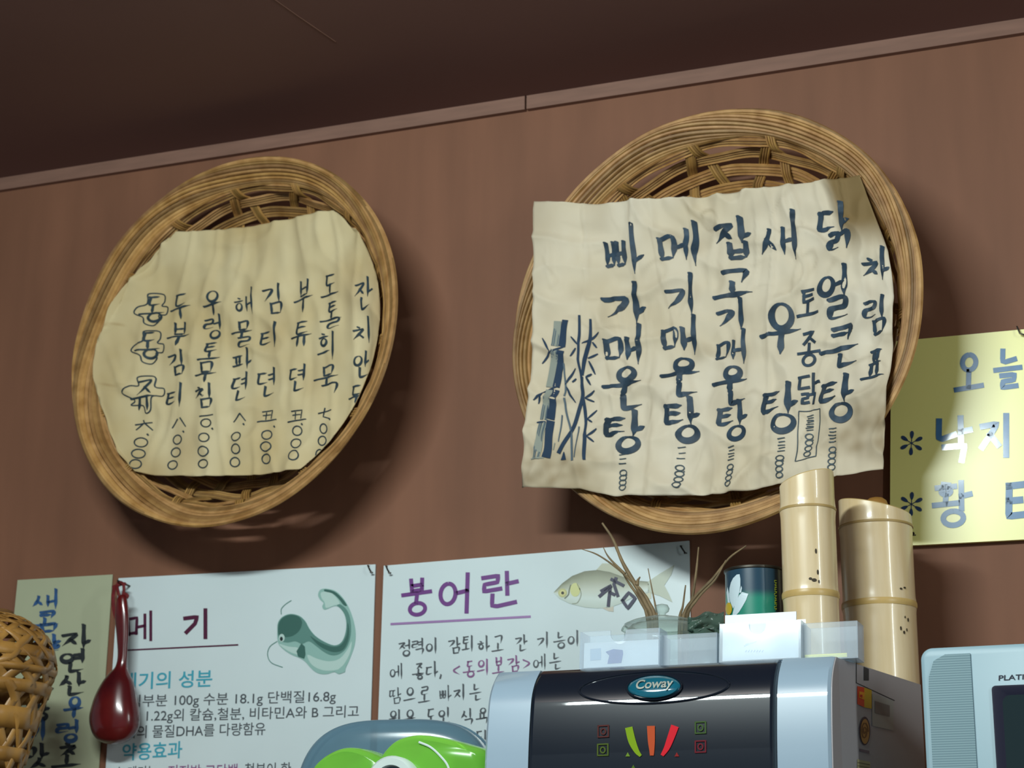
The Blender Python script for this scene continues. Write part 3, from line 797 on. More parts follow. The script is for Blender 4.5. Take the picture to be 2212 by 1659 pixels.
for cx, cy in ((1969, 957), (1969, 1089)):
    mb = MB()
    for k in range(6):
        a = PI / 2 + k * PI / 3 + .05; u = Vector((math.cos(a), math.sin(a))); n_ = Vector((-u.y, u.x)); pts = []
        for i in range(14):
            q = 2 * PI * i / 14; r = 18 + 9 * math.cos(q); w = 5.2 * math.sin(q) * (r / 27) ** .6
            p = Vector((cx, cy)) + u * r * .98 + n_ * w; pts.append((p.x, p.y))
        poly(mb, pts, ik, None)
        ink_stroke(mb, [(cx, cy), (cx + u.x * 12, cy + u.y * 12)], 1.8, ik, 'pen')
    mb.build('asterisk', M['marker_dark'], yb)

# ------------------------------------------------------------------ the two fish posters and the paper strip
p1 = board('poster', 'white poster with a grey-green catfish picture, between the ladle and the fish poster', 'poster', M['poster'],
           [(256, 1249), (811, 1219), (790, 1900), (212, 1900)], -0.0035, 0.002)
ik = flat(-0.0041)
mb = MB(); write(mb, '메', 301, 1353, 52, 60, ik, 7.5, 'block', -.05, .0); write(mb, '기', 428, 1348, 56, 58, ik, 8.5, 'block', -.05)
ink_stroke(mb, [(262, 1405), (513, 1393)], 3.2, ik, 'block'); mb.build('title_lettering', M['maroon'], p1)
for a in (('메기의 성분', (262, 1487), (458, 1480), 40), ('약용효과', (264, 1640), (393, 1634), 40)):
    mb = MB(); type_text(mb, *a, ik, .04, .012); mb.build('heading_lettering', M['cyan'], p1)
for ln in ([('가식부분 100g 수분 18.1g 단백질16.8g', (252, 1526), (725, 1514), 29)], [('지방 1.22g외 칼슘,철분, 비타민A와 B 그리고', (250, 1558), (775, 1547), 29)],
           [('뇌의 물질DHA를 다량함유', (270, 1593), (573, 1585), 30)], [('논메기는', (253, 1682), (338, 1680), 32), ('철분이 한', (528, 1675), (628, 1673), 32)]):
    mb = MB()
    for a in ln: type_text(mb, *a, ik, .04, .004)
    mb.build('body_lettering', M['grey_print'], p1)
mb = MB(); type_text(mb, '저지방 고단백', (362, 1679), (512, 1676), 32, ik, .04, .004); mb.build('body_lettering', M['mauve'], p1)
# catfish (zoom frame: x = 560 + .2893 u, y = 1200 + .2893 v)
mb = MB()
def Zc(u, v): return (560 + .2893 * u, 1200 + .2893 * v)
g1, g2, g3, g4 = srgb(64, 106, 98), srgb(98, 142, 134), srgb(150, 190, 182), srgb(190, 216, 210)
def cpoly(pts, srf, col): poly(mb, [Zc(q.x, q.y) for q in curve([(a, c, 0) for a, c in pts], 3, True)], srf, col)
cpoly([(135, 560), (140, 500), (175, 455), (235, 435), (300, 450), (345, 490), (375, 545), (420, 600), (490, 645), (560, 670), (610, 650), (640, 590), (650, 510), (635, 440), (600, 390), (560, 378), (490, 405), (470, 380), (480, 355), (455, 330), (440, 300), (445, 270), (465, 250), (510, 248), (570, 265), (620, 310), (660, 370), (690, 440), (712, 520), (720, 590), (712, 670), (685, 750), (650, 830), (620, 875), (590, 885), (560, 870), (510, 885), (460, 885), (420, 870), (380, 835), (340, 790), (300, 765), (240, 740), (180, 700), (140, 650)], ik, g3)
ik15 = flat(-0.0042)
cpoly([(360, 740), (430, 770), (520, 790), (600, 770), (660, 700), (690, 640), (680, 720), (640, 800), (590, 850), (500, 860), (430, 840), (380, 800)], ik15, g4)
cpoly([(462, 275), (530, 275), (580, 320), (600, 360), (560, 372), (500, 392), (488, 350), (466, 318)], ik15, g4)
cpoly([(150, 660), (220, 680), (290, 690), (300, 740), (240, 725), (180, 690)], ik15, g4)
ik2 = flat(-0.0044)
cpoly([(137, 560), (142, 502), (177, 458), (235, 438), (298, 452), (343, 492), (373, 547), (420, 602), (490, 647), (560, 672), (612, 650), (642, 590), (652, 510), (638, 440), (600, 388), (580, 372), (605, 365), (645, 395), (672, 445), (685, 520), (680, 610), (650, 690), (600, 735), (540, 745), (480, 718), (420, 672), (370, 640), (320, 660), (270, 640), (215, 650), (165, 640), (142, 610)], ik2, g2)
ik25 = flat(-0.0045)
cpoly([(140, 555), (150, 500), (180, 462), (235, 442), (295, 458), (320, 500), (300, 560), (250, 600), (190, 610), (150, 600)], ik25, g1)
cpoly([(380, 600), (440, 640), (520, 675), (580, 680), (625, 650), (655, 580), (660, 500), (672, 560), (662, 640), (625, 705), (560, 722), (490, 700), (430, 660)], ik25, g1)
cpoly([(490, 252), (560, 268), (615, 315), (655, 372), (630, 370), (590, 320), (545, 282), (490, 268)], ik2, g1)
poly(mb, [Zc(*q) for q in [(315, 655), (340, 680), (345, 740), (335, 770), (290, 755), (278, 715), (300, 680)]], flat(-0.0047), g1)
poly(mb, [Zc(*q) for q in [(545, 860), (590, 850), (650, 800), (640, 870), (600, 885)]], ik2, g3)
poly(mb, [Zc(168 + 22 * math.cos(a * PI / 8), 615 + 30 * math.sin(a * PI / 8)) for a in range(16)], flat(-0.0047), g4)
ik3 = flat(-0.0047)
poly(mb, [Zc(165 + 11 * math.cos(a * PI / 8), 622 + 16 * math.sin(a * PI / 8)) for a in range(16)], flat(-0.0050), srgb(40, 50, 50))
for wp in ([(135, 640), (80, 680), (62, 740), (90, 800), (175, 835)], [(165, 440), (165, 400), (195, 365), (240, 335)]):
    p = curve([(Zc(*q)[0], Zc(*q)[1], 0) for q in wp], 6); ribbon(mb, [(q.x, q.y) for q in p], [1.8] * len(p), ik, g2)
mb.build('catfish_picture', M['print'], p1)

p2 = board('poster', 'white poster with a pale crucian fish picture, behind the water dispenser', 'poster', M['poster'],
           [(829, 1222), (1489, 1168), (1499, 1900), (804, 1900)], -0.0035, 0.002)
mb = MB()
write(mb, '붕', 900, 1291, 58, 76, ik, 8.5, 'block', -.09); write(mb, '어', 984, 1283, 68, 80, ik, 9, 'block', -.09, -.03); write(mb, '란', 1079, 1275, 74, 72, ik, 9, 'block', -.09)
mb.build('title_lettering', M['violet'], p2)
mb = MB(); ink_stroke(mb, [(846, 1348), (1144, 1332)], 5, ik, 'block'); mb.build('underline', M['violet_light'], p2)
mb = MB()
def za(u, v): return (800 + .226 * u, 1180 + .226 * v)
def zb(u, v): return (820 + .1266 * u, 1450 + .1266 * v)
def wl(lst, Zf, w=25, h=34, lw=3.4):
    for ch, u, v in lst:
        x, y = Zf(u, v); write(mb, ch, x, y, w if ch not in ',<>' else 16, h if ch not in '<>' else 24, ik, lw, 'brush', -.09)
L4 = [('위', 270, 800), ('유', 515, 790), ('도', 875, 780), ('인', 1110, 760), ('식', 1490, 780), ('욕', 1750, 760)]
for lst, Zf in (([('정', 330, 975), ('력', 455, 960), ('이', 590, 955), ('감', 805, 950), ('퇴', 935, 935), ('하', 1085, 935), ('고', 1220, 930), ('간', 1445, 925), ('기', 1655, 900), ('능', 1810, 900), ('이', 1945, 885)], za),
                ([('에', 245, 1200), ('좋', 460, 1195), ('다', 590, 1180), (',', 690, 1190), ('에', 1615, 1110), ('는', 1770, 1100)], za),
                ([('땀', 270, 420), ('으', 515, 410), ('로', 765, 400), ('빠', 1125, 380), ('지', 1370, 365), ('는', 1640, 360)], zb), (L4, zb), ([('되', 1740, 1150)], zb)):
    mb = MB(); wl(lst, Zf); mb.build('body_lettering', M['grey_print'], p2)
mb = MB()
wl([('<', 825, 1180), ('동', 945, 1175), ('의', 1080, 1160), ('보', 1225, 1140), ('감', 1370, 1125), ('>', 1490, 1115)], za)
mb.build('quote_lettering', M['mauve'], p2)
# crucian fish (zoom frame: x = 1100 + .2713 u, y = 1000 + .2713 v)
mb = MB()
def zf(u, v): return (1100 + .2713 * u, 1000 + .2713 * v)
up_ = [(355, 1030), (420, 960), (500, 900), (600, 862), (700, 852), (800, 868), (900, 905), (1000, 935), (1110, 945)]
dn_ = [(355, 1035), (400, 1080), (480, 1120), (600, 1150), (700, 1158), (800, 1152), (900, 1115), (1000, 1065), (1110, 1030)]
rows = []; cc = []
cl = [srgb(120, 124, 100), srgb(168, 172, 150), srgb(204, 210, 196), srgb(214, 226, 220), srgb(196, 208, 198)]
for a, c in zip(up_, dn_):
    row = []
    for k in range(5):
        t = k / 4; row.append(ik(*zf(a[0] + (c[0] - a[0]) * t, a[1] + (c[1] - a[1]) * t))); cc.append(cl[k])
    rows.append(row)
mb.grid(rows, False, cc)
tl = srgb(186, 194, 176)
poly(mb, [zf(*q) for q in [(1105, 945), (1200, 880), (1315, 812), (1290, 890), (1235, 975), (1270, 1040), (1300, 1110), (1200, 1060), (1105, 1030)]], ik, tl)
poly(mb, [zf(*q) for q in [(690, 855), (740, 800), (800, 800), (880, 860), (960, 880), (1000, 935), (880, 900), (790, 866)]], ik, srgb(190, 194, 172))
poly(mb, [zf(*q) for q in [(740, 1155), (830, 1140), (830, 1185), (790, 1180)]], ik, srgb(204, 196, 180))
poly(mb, [zf(*q) for q in [(1020, 1060), (1130, 1030), (1130, 1080), (1080, 1085)]], ik, srgb(204, 204, 180))
poly(mb, [zf(525 + 40 * math.cos(a * PI / 10), 1010 + 55 * math.sin(a * PI / 10)) for a in range(20)], ik2, srgb(214, 216, 150))
for r, col_, o_ in ((36, srgb(196, 196, 140), ik2), (24, srgb(220, 214, 150), ik3), (12, srgb(50, 50, 40), flat(-0.005))):
    poly(mb, [zf(425 + r * math.cos(a * PI / 10), 1035 + r * math.sin(a * PI / 10)) for a in range(20)], o_, col_)
p = curve([(zf(*q)[0], zf(*q)[1], 0) for q in [(490, 970), (478, 1010), (470, 1050), (440, 1080)]], 6); ribbon(mb, [(q.x, q.y) for q in p], [2.5] * len(p), ik2, srgb(110, 116, 96))
p = curve([(zf(*q)[0], zf(*q)[1], 0) for q in [(540, 960), (572, 1040), (545, 1110), (500, 1122)]], 6); ribbon(mb, [(q.x, q.y) for q in p], [1.8] * len(p), ik2, srgb(150, 158, 140))
mb.build('fish_picture', M['print'], p2)
mb = MB()
ik4 = flat(-0.0050)
for s_ in ([(1296, 1287), (1318, 1268)], [(1318, 1268), (1314, 1307)], [(1300, 1276), (1318, 1266)], [(1318, 1280), (1326, 1284)], [(1322, 1252), (1345, 1264)], [(1330, 1250), (1326, 1262), (1334, 1286)], [(1345, 1296), (1358, 1280), (1372, 1292), (1356, 1314), (1345, 1298)]):
    ink_stroke(mb, s_, 7.0, ik4, 'block')
mb.build('handwritten_lettering', M['navy'], p2)

stp = board('paper_strip', 'narrow aged paper strip with blue and black handwriting, left of the red ladle', 'menu sheet', M['strip'],
            [(38, 1253), (243, 1241), (196, 1900), (-28, 1900)], -0.0030, 0.0015)
ik = flat(-0.0036)
mb = MB()
for ch, x, y, w, h in [('새', 98, 1296, 54, 42), ('콤', 97, 1343, 58, 44), ('달', 104, 1390, 56, 34), ('우', 160, 1528, 40, 46), ('렁', 147, 1580, 48, 44), ('미', 80, 1578, 44, 46)]:
    write(mb, ch, x, y, w, h, ik, 7.5, 'brush', -.06, -.04)
mb.build('blue_lettering', M['blue_ink'], stp)
mb = MB()
for ch, x, y, w, h in [('자', 166, 1378, 62, 52), ('연', 158, 1428, 54, 46), ('산', 157, 1478, 58, 46), ('초', 145, 1632, 60, 50), ('과', 88, 1490, 56, 44), ('랑', 84, 1535, 48, 40), ('맛', 76, 1634, 62, 50)]:
    write(mb, ch, x, y, w, h, ik, 8.0, 'brush', -.06, -.04)
mb.build('black_lettering', M['black_ink'], stp)

# ------------------------------------------------------------------ little nails and clips holding the sheets
def nail(label, px, py, y, pts):
    mb = MB(); q = at(px, py, y)
    mb.tube([q + Vector((a, b_, c)) for a, b_, c in pts], .0011, 6)
    mb.lathe([(0, 0), (.0024, 0), (.0024, .001), (0, .001)], q + Vector(pts[-1]), 10)
    return tag(mb.build('nail', M['nail'], base=tuple(q)), label, 'nail', 'nails pinning the posters')
pn = [(0, .004, .003), (0, -.004, .002), (.004, -.007, -.004), (.007, -.006, -.009)]
nail('small bent nail at the top right corner of the catfish poster', 797, 1226, -.004, pn)
nail('small bent nail at the top left corner of the crucian fish poster', 836, 1227, -.004, pn)
nail('small dark nail at the top right corner of the crucian fish poster', 1472, 1184, -.004, pn)
nail('bent wire nail over the top edge of the yellow board', 2198, 714, -.011, [(0, .010, .005), (0, -.004, .004), (.003, -.006, -.006), (.009, -.006, -.009)])
nail('tiny nail at the lower edge of the yellow board beside the bamboo', 1974, 1152, -.011, [(0, .005, 0), (0, -.004, 0), (.001, -.005, -.004)])

# ------------------------------------------------------------------ red lacquer ladle on the wall
q0 = at(252, 1460, -.045)
lad = thing('ladle', tuple(q0), 'dark red lacquered wooden ladle hanging on the wall left of the catfish poster', 'ladle')
sec = [(292, 915, 6, .8), (300, 915, 22, .8), (330, 912, 36, .75), (450, 910, 50, .6), (600, 915, 42, .6), (740, 915, 34, .7), (830, 905, 40, .8), (880, 890, 68, .8), (950, 880, 110, .75), (1050, 865, 145, .72), (1150, 857, 168, .7), (1230, 855, 175, .68), (1310, 855, 160, .66), (1370, 850, 120, .62), (1400, 850, 64, .6), (1412, 850, 8, .6)]
cs = curve([(a, c, d) for a, c, d, _ in sec], 4); fl = curve([(a, f_, 0) for a, c, d, f_ in sec], 4)
rows = []; scale_p = (at(300, 1500, -.045) - at(200, 1500, -.045)).length / 100
for q, f_ in zip(cs, fl):
    c = at(.2893 * q.y, 1200 + .2893 * q.x, -.045); r = max(.0004, q.z * .2893 * scale_p); hd = r * f_.y
    rows.append([c + Vector((r * math.cos(2 * PI * k / 20), hd * math.sin(2 * PI * k / 20), 0)) for k in range(20)])
mb = MB(); mb.grid(rows, True); mb.build('body', M['lacquer'], lad, angle=180)
mb = MB()
def zk(u, v, y=-.042): return at(.2893 * u, 1200 + .2893 * v, y)
mb.tube(curve([zk(905, 330), zk(925, 270), zk(920, 215), zk(890, 200, -.03), zk(875, 225, -.03), zk(885, 280), zk(900, 325)], 6), .0022, 6)
mb.tube(curve([zk(860, 235, -.03), zk(845, 300), zk(850, 400), zk(870, 480)], 6), .0028, 6)
mb.tube(curve([zk(840, 240, -.03), zk(900, 215, -.028), zk(935, 212, -.03)], 5), .0025, 6)
mb.tube(curve([zk(930, 290), zk(950, 300), zk(935, 320), zk(915, 305)], 5), .003, 6)
mb.build('cord', M['red_cord'], lad)
mb = MB(); q = zk(895, 205, -.03); mb.tube([(q.x, 0.004, q.z), (q.x, -.036, q.z + .002)], .0016, 8)
tag(mb.build('nail', M['nail'], base=tuple(q)), 'nail in the wall from which the red ladle hangs', 'nail')

# ------------------------------------------------------------------ open-weave bamboo basket at the lower left edge
AX = at(-30, 1440, -.24); k_ = -((AX - CAM).x * RX.z + (AX - CAM).y * RY.z + (AX - CAM).z * RZ.z) / F
prof = [(1326, 40), (1334, 70), (1346, 92), (1364, 118), (1395, 138), (1440, 150), (1470, 143), (1520, 130), (1600, 110), (1660, 96), (1760, 84)]
pz = [(r * k_, at(-30, y, -.24).z) for y, r in prof] + [(.05, CT + .004)]
pcu = curve([(r, z, 0) for r, z in pz], 8)
wbk = thing('woven_basket', (AX.x, AX.y, CT), 'amber open-weave bamboo basket cut off by the left edge of the picture', 'basket')
def WS(t, a, off):
    x = t * (len(pcu) - 1); i = min(int(x), len(pcu) - 2); q = pcu[i].lerp(pcu[i + 1], x - i)
    return Vector((AX.x + (q.x + off) * math.cos(a), AX.y + (q.x + off) * math.sin(a), q.y))
mb = MB()
NH = 15
for sg in (1, -1):
    for k in range(NH):
        rows = []
        for i in range(70):
            t = .02 + .96 * i / 69; a = 2 * PI * k / NH + sg * t * 3.3
            wv = .0011 * math.cos(i * .9 + k * 2 + sg)
            w = .088 * (.65 + .45 * math.sin(PI * t))
            rows.append([WS(t, a - w, wv), WS(t, a, wv), WS(t, a + w, wv)])
        mb.grid(rows)
for t in (.05, .14, .23, .32, .41, .50, .59, .68, .78, .88):
    rows = []
    for i in range(90):
        a = 2 * PI * i / 90; wv = .0012 * math.cos(i * .9 + t * 40)
        rows.append([WS(t - .024, a, wv), WS(t, a, wv), WS(t + .024, a, wv)])
    mb.grid(rows, False, None, True)
mb.build('weave', M['amber'], wbk, solid=.0009, angle=30)
mb = MB(); mb.tube([WS(0.0, 2 * PI * i / 60, .002) for i in range(60)], .004, 8, True); mb.build('rim', M['amber_dark'], wbk)
mb = MB(); mb.tube([WS(.995, 2 * PI * i / 60, .0) for i in range(60)], .004, 8, True)
mb.lathe([(.0, 0.001), (.05, .001), (.05, .005), (0, .005)], (AX.x, AX.y, CT), 40); mb.build('base', M['amber_dark'], wbk)

# ------------------------------------------------------------------ smoky blue tub
xl, xr = at(619, 1640, -.28).x, at(1043, 1640, -.28).x
zt = at(830, 1545, -.28).z
cx_, hw = (xl + xr) / 2, (xr - xl) / 2
def superring(cx, cy, z, a, b_, e=2.5, n=96):
    o = []
    for i in range(n):
        t = 2 * PI * i / n; c, s_ = math.cos(t), math.sin(t)
        o.append(Vector((cx + a * math.copysign(abs(c) ** (2 / e), c), cy + b_ * math.copysign(abs(s_) ** (2 / e), s_), z)))
    return o
tub = thing('plastic_tub', (cx_, -.24, CT), 'smoky blue rounded plastic tub in front of the two fish posters', 'tub')
def tub_ring(k, dy, n=96, e=3.4):
    zc, hh = (CT + zt) / 2, (zt - CT) / 2; o = []; cr, sr = math.cos(math.radians(8)), math.sin(math.radians(8))
    for i in range(n):
        t = 2 * PI * i / n; c, s_ = math.cos(t), math.sin(t)
        x = hw * k * math.copysign(abs(c) ** (2 / e), c); z = hh * k * math.copysign(abs(s_) ** (2 / e), s_)
        o.append(Vector((cx_ + x * cr - dy * sr, -.245 + x * sr + dy * cr, zc + z)))
    return o
rows = [tub_ring(k, dy) for k, dy in [(.02, -.020), (.3, -.0195), (.6, -.017), (.8, -.0148), (.88, -.0128), (.92, -.0112), (.96, -.0080), (.99, -.003), (1, .003), (1, .05), (1, .085), (.98, .095), (.9, .105), (.02, .11)]]
mb = MB(); mb.grid(rows, True); mb.build('shell', M['blue_smoke'], tub, angle=60)
mb = MB(); mb.tube([q for q in tub_ring(1.003, .03)], .0018, 6, True); mb.build('seam', M['blue_smoke'], tub)

# ------------------------------------------------------------------ lime green two-lobed plastic thing with a white dial
def inflate(mb, pts, y0, dep, rb):
    f = [at(p[0], p[1], y0) for p in pts]; c = sum(f, Vector()) / len(f); rows = []
    for dy, k in [(0, .80), (.003, .90), (.010, .965), (.022, 1.0), (dep * .5, 1.015), (dep - .012, 1.0), (dep - .003, .93), (dep, .82)]:
        rows.append([Vector((c.x + (q.x - c.x) * k, y0 + dy, c.z + (q.z - c.z) * k)) for q in f])
    mb.grid(rows, True); n = len(pts); b0 = len(mb.v) - 8 * n
    mb.f.append(tuple(b0 + i for i in range(n))); mb.f.append(tuple(b0 + 7 * n + i for i in range(n)))
zbot = at(860, 1659, -.42); pyb = 1659 + (zbot.z - CT) / ((at(860, 1659, -.42) - at(860, 1759, -.42)).z / 100)
grn = thing('lime_dispenser', (at(860, 1659, -.40).x, -.38, CT), 'lime green translucent plastic dispenser with two round lobes and a white dial', 'dispenser')
lob = [(660, pyb), (658, 1900), (655, 1750), (662, 1672), (690, 1634), (735, 1612), (780, 1616), (825, 1640), (850, 1690), (855, 1900), (850, pyb)]
mb = MB(); pr = curve([(a, c, 0) for a, c in lob[2:9]], 8); inflate(mb, [lob[0], lob[1]] + [(q.x, q.y) for q in pr] + lob[9:], -.405, .075, .02)
mb.build('lobe', M['lime'], grn)
lob = [(790, pyb), (790, 1900), (790, 1760), (800, 1660), (835, 1604), (885, 1584), (940, 1588), (1000, 1603), (1045, 1622), (1052, 1670), (1052, 1760), (1052, 1900), (1048, pyb)]
mb = MB(); pr = curve([(a, c, 0) for a, c in lob[2:11]], 8); inflate(mb, [lob[0], lob[1]] + [(q.x, q.y) for q in pr] + lob[11:], -.420, .090, .02)
mb.build('lobe', M['lime'], grn)
mb = MB(); mb.tube(curve([at(x, y, -.4215) for x, y in [(905, 1603), (930, 1614), (952, 1634), (968, 1656), (975, 1690)]], 6), .0013, 6); mb.build('highlight_ridge', M['white'], grn)  # raised rib, coloured white to paint in the arc highlight on the shell
cdl = at(852, 1694, -.424); rd = .030
mb = MB()
rows = []
for r, y in [(.004, -.004), (rd * .5, -.004), (rd * .62, -.004), (rd * .66, -.012), (rd * .9, -.013), (rd, -.009), (rd, .004)]:
    rows.append([Vector((cdl.x + r * math.cos(2 * PI * i / 40), cdl.y + y, cdl.z + r * math.sin(2 * PI * i / 40))) for i in range(40)])
mb.grid(rows, True); dial = mb.build('dial', M['white'], grn)
mb = MB(); mb.prism([Vector((cdl.x + rd * .6 * math.cos(2 * PI * i / 30), cdl.y - .0062, cdl.z + rd * .6 * math.sin(2 * PI * i / 30))) for i in range(30)], [Vector((cdl.x + rd * .6 * math.cos(2 * PI * i / 30), cdl.y - .003, cdl.z + rd * .6 * math.sin(2 * PI * i / 30))) for i in range(30)])
mb.build('face', M['teal'], dial)

# ------------------------------------------------------------------ water dispenser
X0, X1, X2, X3 = -.773, -.7229, -.4542, -.3996; ZT = 1.929; YB = -.19
def setb(z):
    h = max(0, z - 1.80); s_ = 1.05 * h * h
    if h > .088: s_ += .021 * ((h - .088) / .041) ** 2.2
    return s_
zs = [CT, 1.70, 1.80] + [1.80 + .129 * k / 22 for k in range(1, 23)]
disp = thing('water_dispenser', (-.586, -.32, CT), 'silver countertop water dispenser with a glossy black front panel', 'water dispenser')
def sect(X, frac, off):
    toe = .0505 * frac; out = []
    for z in zs: 
        y = -.45 + setb(z) + off; out.append(Vector((X + toe * max(0, (y + .40)) / .21, y, z)))
    out.append(Vector((X, -.40, ZT + .0002)))
    out.append(Vector((X + toe, YB, ZT))); out.append(Vector((X + toe, YB, CT)))
    return out
mb = MB(); rows = [sect(X0 + .004, 0, .004), sect(X0, 0, .010), sect(X0, 0, .003), sect(X0 + .003, 0, 0), sect(X1, 0, 0), sect(X1, 0, .012), sect(X2, 0, .012), sect(X2, 0, 0), sect(X3 - .003, 1, 0), sect(X3, 1, .003)]
rows = rows[2:]
mb.grid(rows, False); n = len(rows[0]); b0 = len(mb.v) - len(rows) * n
mb.f.append(tuple(b0 + i for i in range(n))); 
mb.build('body', M['silver'], disp, angle=35)
mb = MB(); rows = []
for z in zs + [ZT]:
    y = -.45 + setb(min(z, ZT)) + .0035 if z < ZT else -.408
    rows.append([Vector((X3 - .002, y, z)), Vector((X3 + .0012, y, z)), Vector((X3 + .0012, -.40, z)), Vector((X3 + .0517, YB, z)), Vector((X3 + .045, YB, z))])
mb.grid(rows); mb.build('side_panel', M['side_grey'], disp, smooth=False)
def pan(X, z, off=0.0): return Vector((X, -.45 + setb(z) - off, z))
mb = MB(); rows = []
XS = [X1 + .001, X1 + .0016, X1 + .004, X1 + .0048, X1 + .03, (X1 + X2) / 2, X2 - .03, X2 - .0078, X2 - .007, X2 - .0045, X2 - .003]; OF = [-.011, 0, .0015, .0015, .0015, .0015, .0015, .0015, .0015, 0, -.011]
for X, o_ in zip(XS, OF): rows.append([pan(X, z, o_) for z in zs[:-1]] + [pan(X, ZT - .0012, o_) + Vector((0, .001, 0)), pan(X, ZT - .0005, o_) + Vector((0, .012, 0))])
mb.grid(rows); fp = mb.build('front_panel', M['black_gloss'], disp, angle=50)
# ellipse recess ring and emblem on the panel; positions on the curved face
def face(px, py, off=0.0):
    y = -.44
    for _ in range(12):
        q = at(px, py, y); y = -.45 + setb(q.z) - .0015 - off
    return at(px, py, y)
mb = MB()
ring = []
for i in range(96):
    a = 2 * PI * i / 96; ring.append(face(1413 + 162 * math.cos(a), 1487 - 2 + 34 * math.sin(a) - .045 * 162 * math.cos(a), .0004))
mb.tube(ring, .0012, 6, True); mb.build('oval_ridge', M['black_gloss'], disp)
mb = MB(); rows = []
for k, o_ in [(1.0, .0), (.99, .003), (.9, .0055), (.7, .007), (.4, .008), (.05, .0083)]:
    rows.append([face(1413 + 57 * k * math.cos(2 * PI * i / 48), 1484 + 25 * k * math.sin(2 * PI * i / 48) - .045 * 57 * k * math.cos(2 * PI * i / 48), o_) for i in range(48)])
mb.grid(rows, True); mb.f.append(tuple(len(mb.v) - 48 + i for i in range(48))); em = mb.build('emblem', M['teal'], disp)
mb = MB(); mb.tube([face(1413 + 59 * math.cos(2 * PI * i / 60), 1484 + 27 * math.sin(2 * PI * i / 60) - .045 * 59 * math.cos(2 * PI * i / 60), .002) for i in range(60)], .0012, 6, True); mb.build('bezel', M['black_gloss'], em)
mb = MB(); type_text(mb, 'Coway', (1372, 1488), (1452, 1483), 27, lambda a, c: face(a, c, .0092), .22, .02); mb.build('lettering', M['pale_metal'], em)
def led(name, pts, col, st_):
    m = mat(name + '_glow', col, .7, spec=0.1, emit=(col, st_)); mb = MB(); p = curve([(a, c, 0) for a, c, w in pts], 5); w = curve([(w, 0, 0) for a, c, w in pts], 5)
    ribbon(mb, [(q.x, q.y) for q in p], [q.x for q in w], lambda a, c: face(a, c, .0012)); return mb.build(name, m, disp, smooth=False)
led('green_indicator', [(1358, 1571, 16), (1365, 1600, 16), (1375, 1622, 11), (1384, 1633, 6)], srgb(120, 150, 30), .16)
led('orange_indicator', [(1406, 1568, 17), (1407, 1600, 15), (1408, 1620, 11), (1408, 1632, 8)], srgb(176, 76, 44), .18)
led('red_indicator', [(1458, 1568, 17), (1448, 1596, 15), (1440, 1616, 12), (1430, 1632, 7)], srgb(196, 36, 48), .22)
def icon(px, py, col):
    m = mat('dim_icon_glow', col, .7, spec=0.1, emit=(col, .03)); mb = MB(); fc = lambda a, c: face(a, c, .0012)
    for a, c in [((-11, -12), (11, -13)), ((11, -13), (11, 11)), ((11, 11), (-11, 12)), ((-11, 12), (-11, -12))]:
        ink_stroke(mb, [(px + a[0], py + a[1]), (px + c[0], py + c[1])], 3, fc, 'block')
    ink_ring(mb, px, py, 5, 6, 3, fc, 'pen', lambda u, v: (u, v)); mb.build('icon', m, disp, smooth=False)
icon(1303, 1580, srgb(84, 44, 42)); icon(1302, 1620, srgb(80, 96, 40)); icon(1513, 1572, srgb(68, 92, 50)); icon(1513, 1613, srgb(110, 36, 46))
for x, y, c_ in ((1356, 1630, srgb(110, 140, 50)), (1462, 1630, srgb(140, 40, 40)), (1368, 1657, srgb(80, 110, 40))):
    m = mat('dim_icon_glow', c_, .7, spec=0.1, emit=(c_, .03)); mb = MB(); poly(mb, [(x - 5, y + 4), (x, y - 5), (x + 5, y + 4)], lambda a, c: face(a, c, .0012), None); mb.build('icon', m, disp, smooth=False)
# the side: panel gaps and stickers
so = Vector((X3 + .0012, -.40, 1.8)); sn = Vector((.21, -.0505, 0)).normalized()
def sd(off): return lambda a, c: onplane(a, c, so + sn * off, sn)
mb = MB()
for s_ in ([(1850, 1427), (1850, 1475)], [(1850, 1475), (1932, 1513)]): ink_stroke(mb, s_, 1.6, sd(.0004), 'block')
for pts in ([(1866, 1440), (1877, 1445), (1877, 1470), (1866, 1470)],): poly(mb, pts, sd(.0004), None)
mb.build('panel_gap', M['dark_line'], disp, smooth=False)
mb = MB(); g = sd(.0006)
poly(mb, [(1852, 1482), (1867, 1485), (1867, 1528), (1852, 1521)], g, srgb(214, 60, 30)); poly(mb, [(1867, 1485), (1883, 1491), (1883, 1531), (1867, 1528)], g, srgb(206, 170, 30))
g2_ = sd(.0009); poly(mb, [(1856, 1493), (1868, 1496), (1868, 1512), (1856, 1507)], g2_, srgb(230, 150, 30)); poly(mb, [(1858, 1500), (1863, 1501), (1863, 1507), (1858, 1505)], sd(.0012), srgb(190, 20, 20))
mb.build('warning_sticker', M['print'], disp, smooth=False)
mb = MB()
poly(mb, [(1868 + 12 * math.cos(a * PI / 12), 1579 + 31 * math.sin(a * PI / 12)) for a in range(24)], g, srgb(44, 50, 70))
poly(mb, [(1868.5 + 9.5 * math.cos(a * PI / 12), 1580 + 27 * math.sin(a * PI / 12)) for a in range(24)], g2_, srgb(190, 140, 74))
p = [(1868 + (1 + a * .33) * math.cos(a * .6), 1580 + (2 + a * .9) * math.sin(a * .6)) for a in range(22)]; ribbon(mb, p, [2.2] * len(p), sd(.0012), srgb(110, 74, 40))
mb.build('round_sticker', M['print'], disp, smooth=False)
mb = MB()
poly(mb, [(1884, 1498), (1930, 1514), (1930, 1578), (1884, 1568)], g, srgb(160, 166, 164)); poly(mb, [(1890, 1514), (1922, 1524), (1922, 1548), (1890, 1540)], g2_, srgb(104, 110, 112))
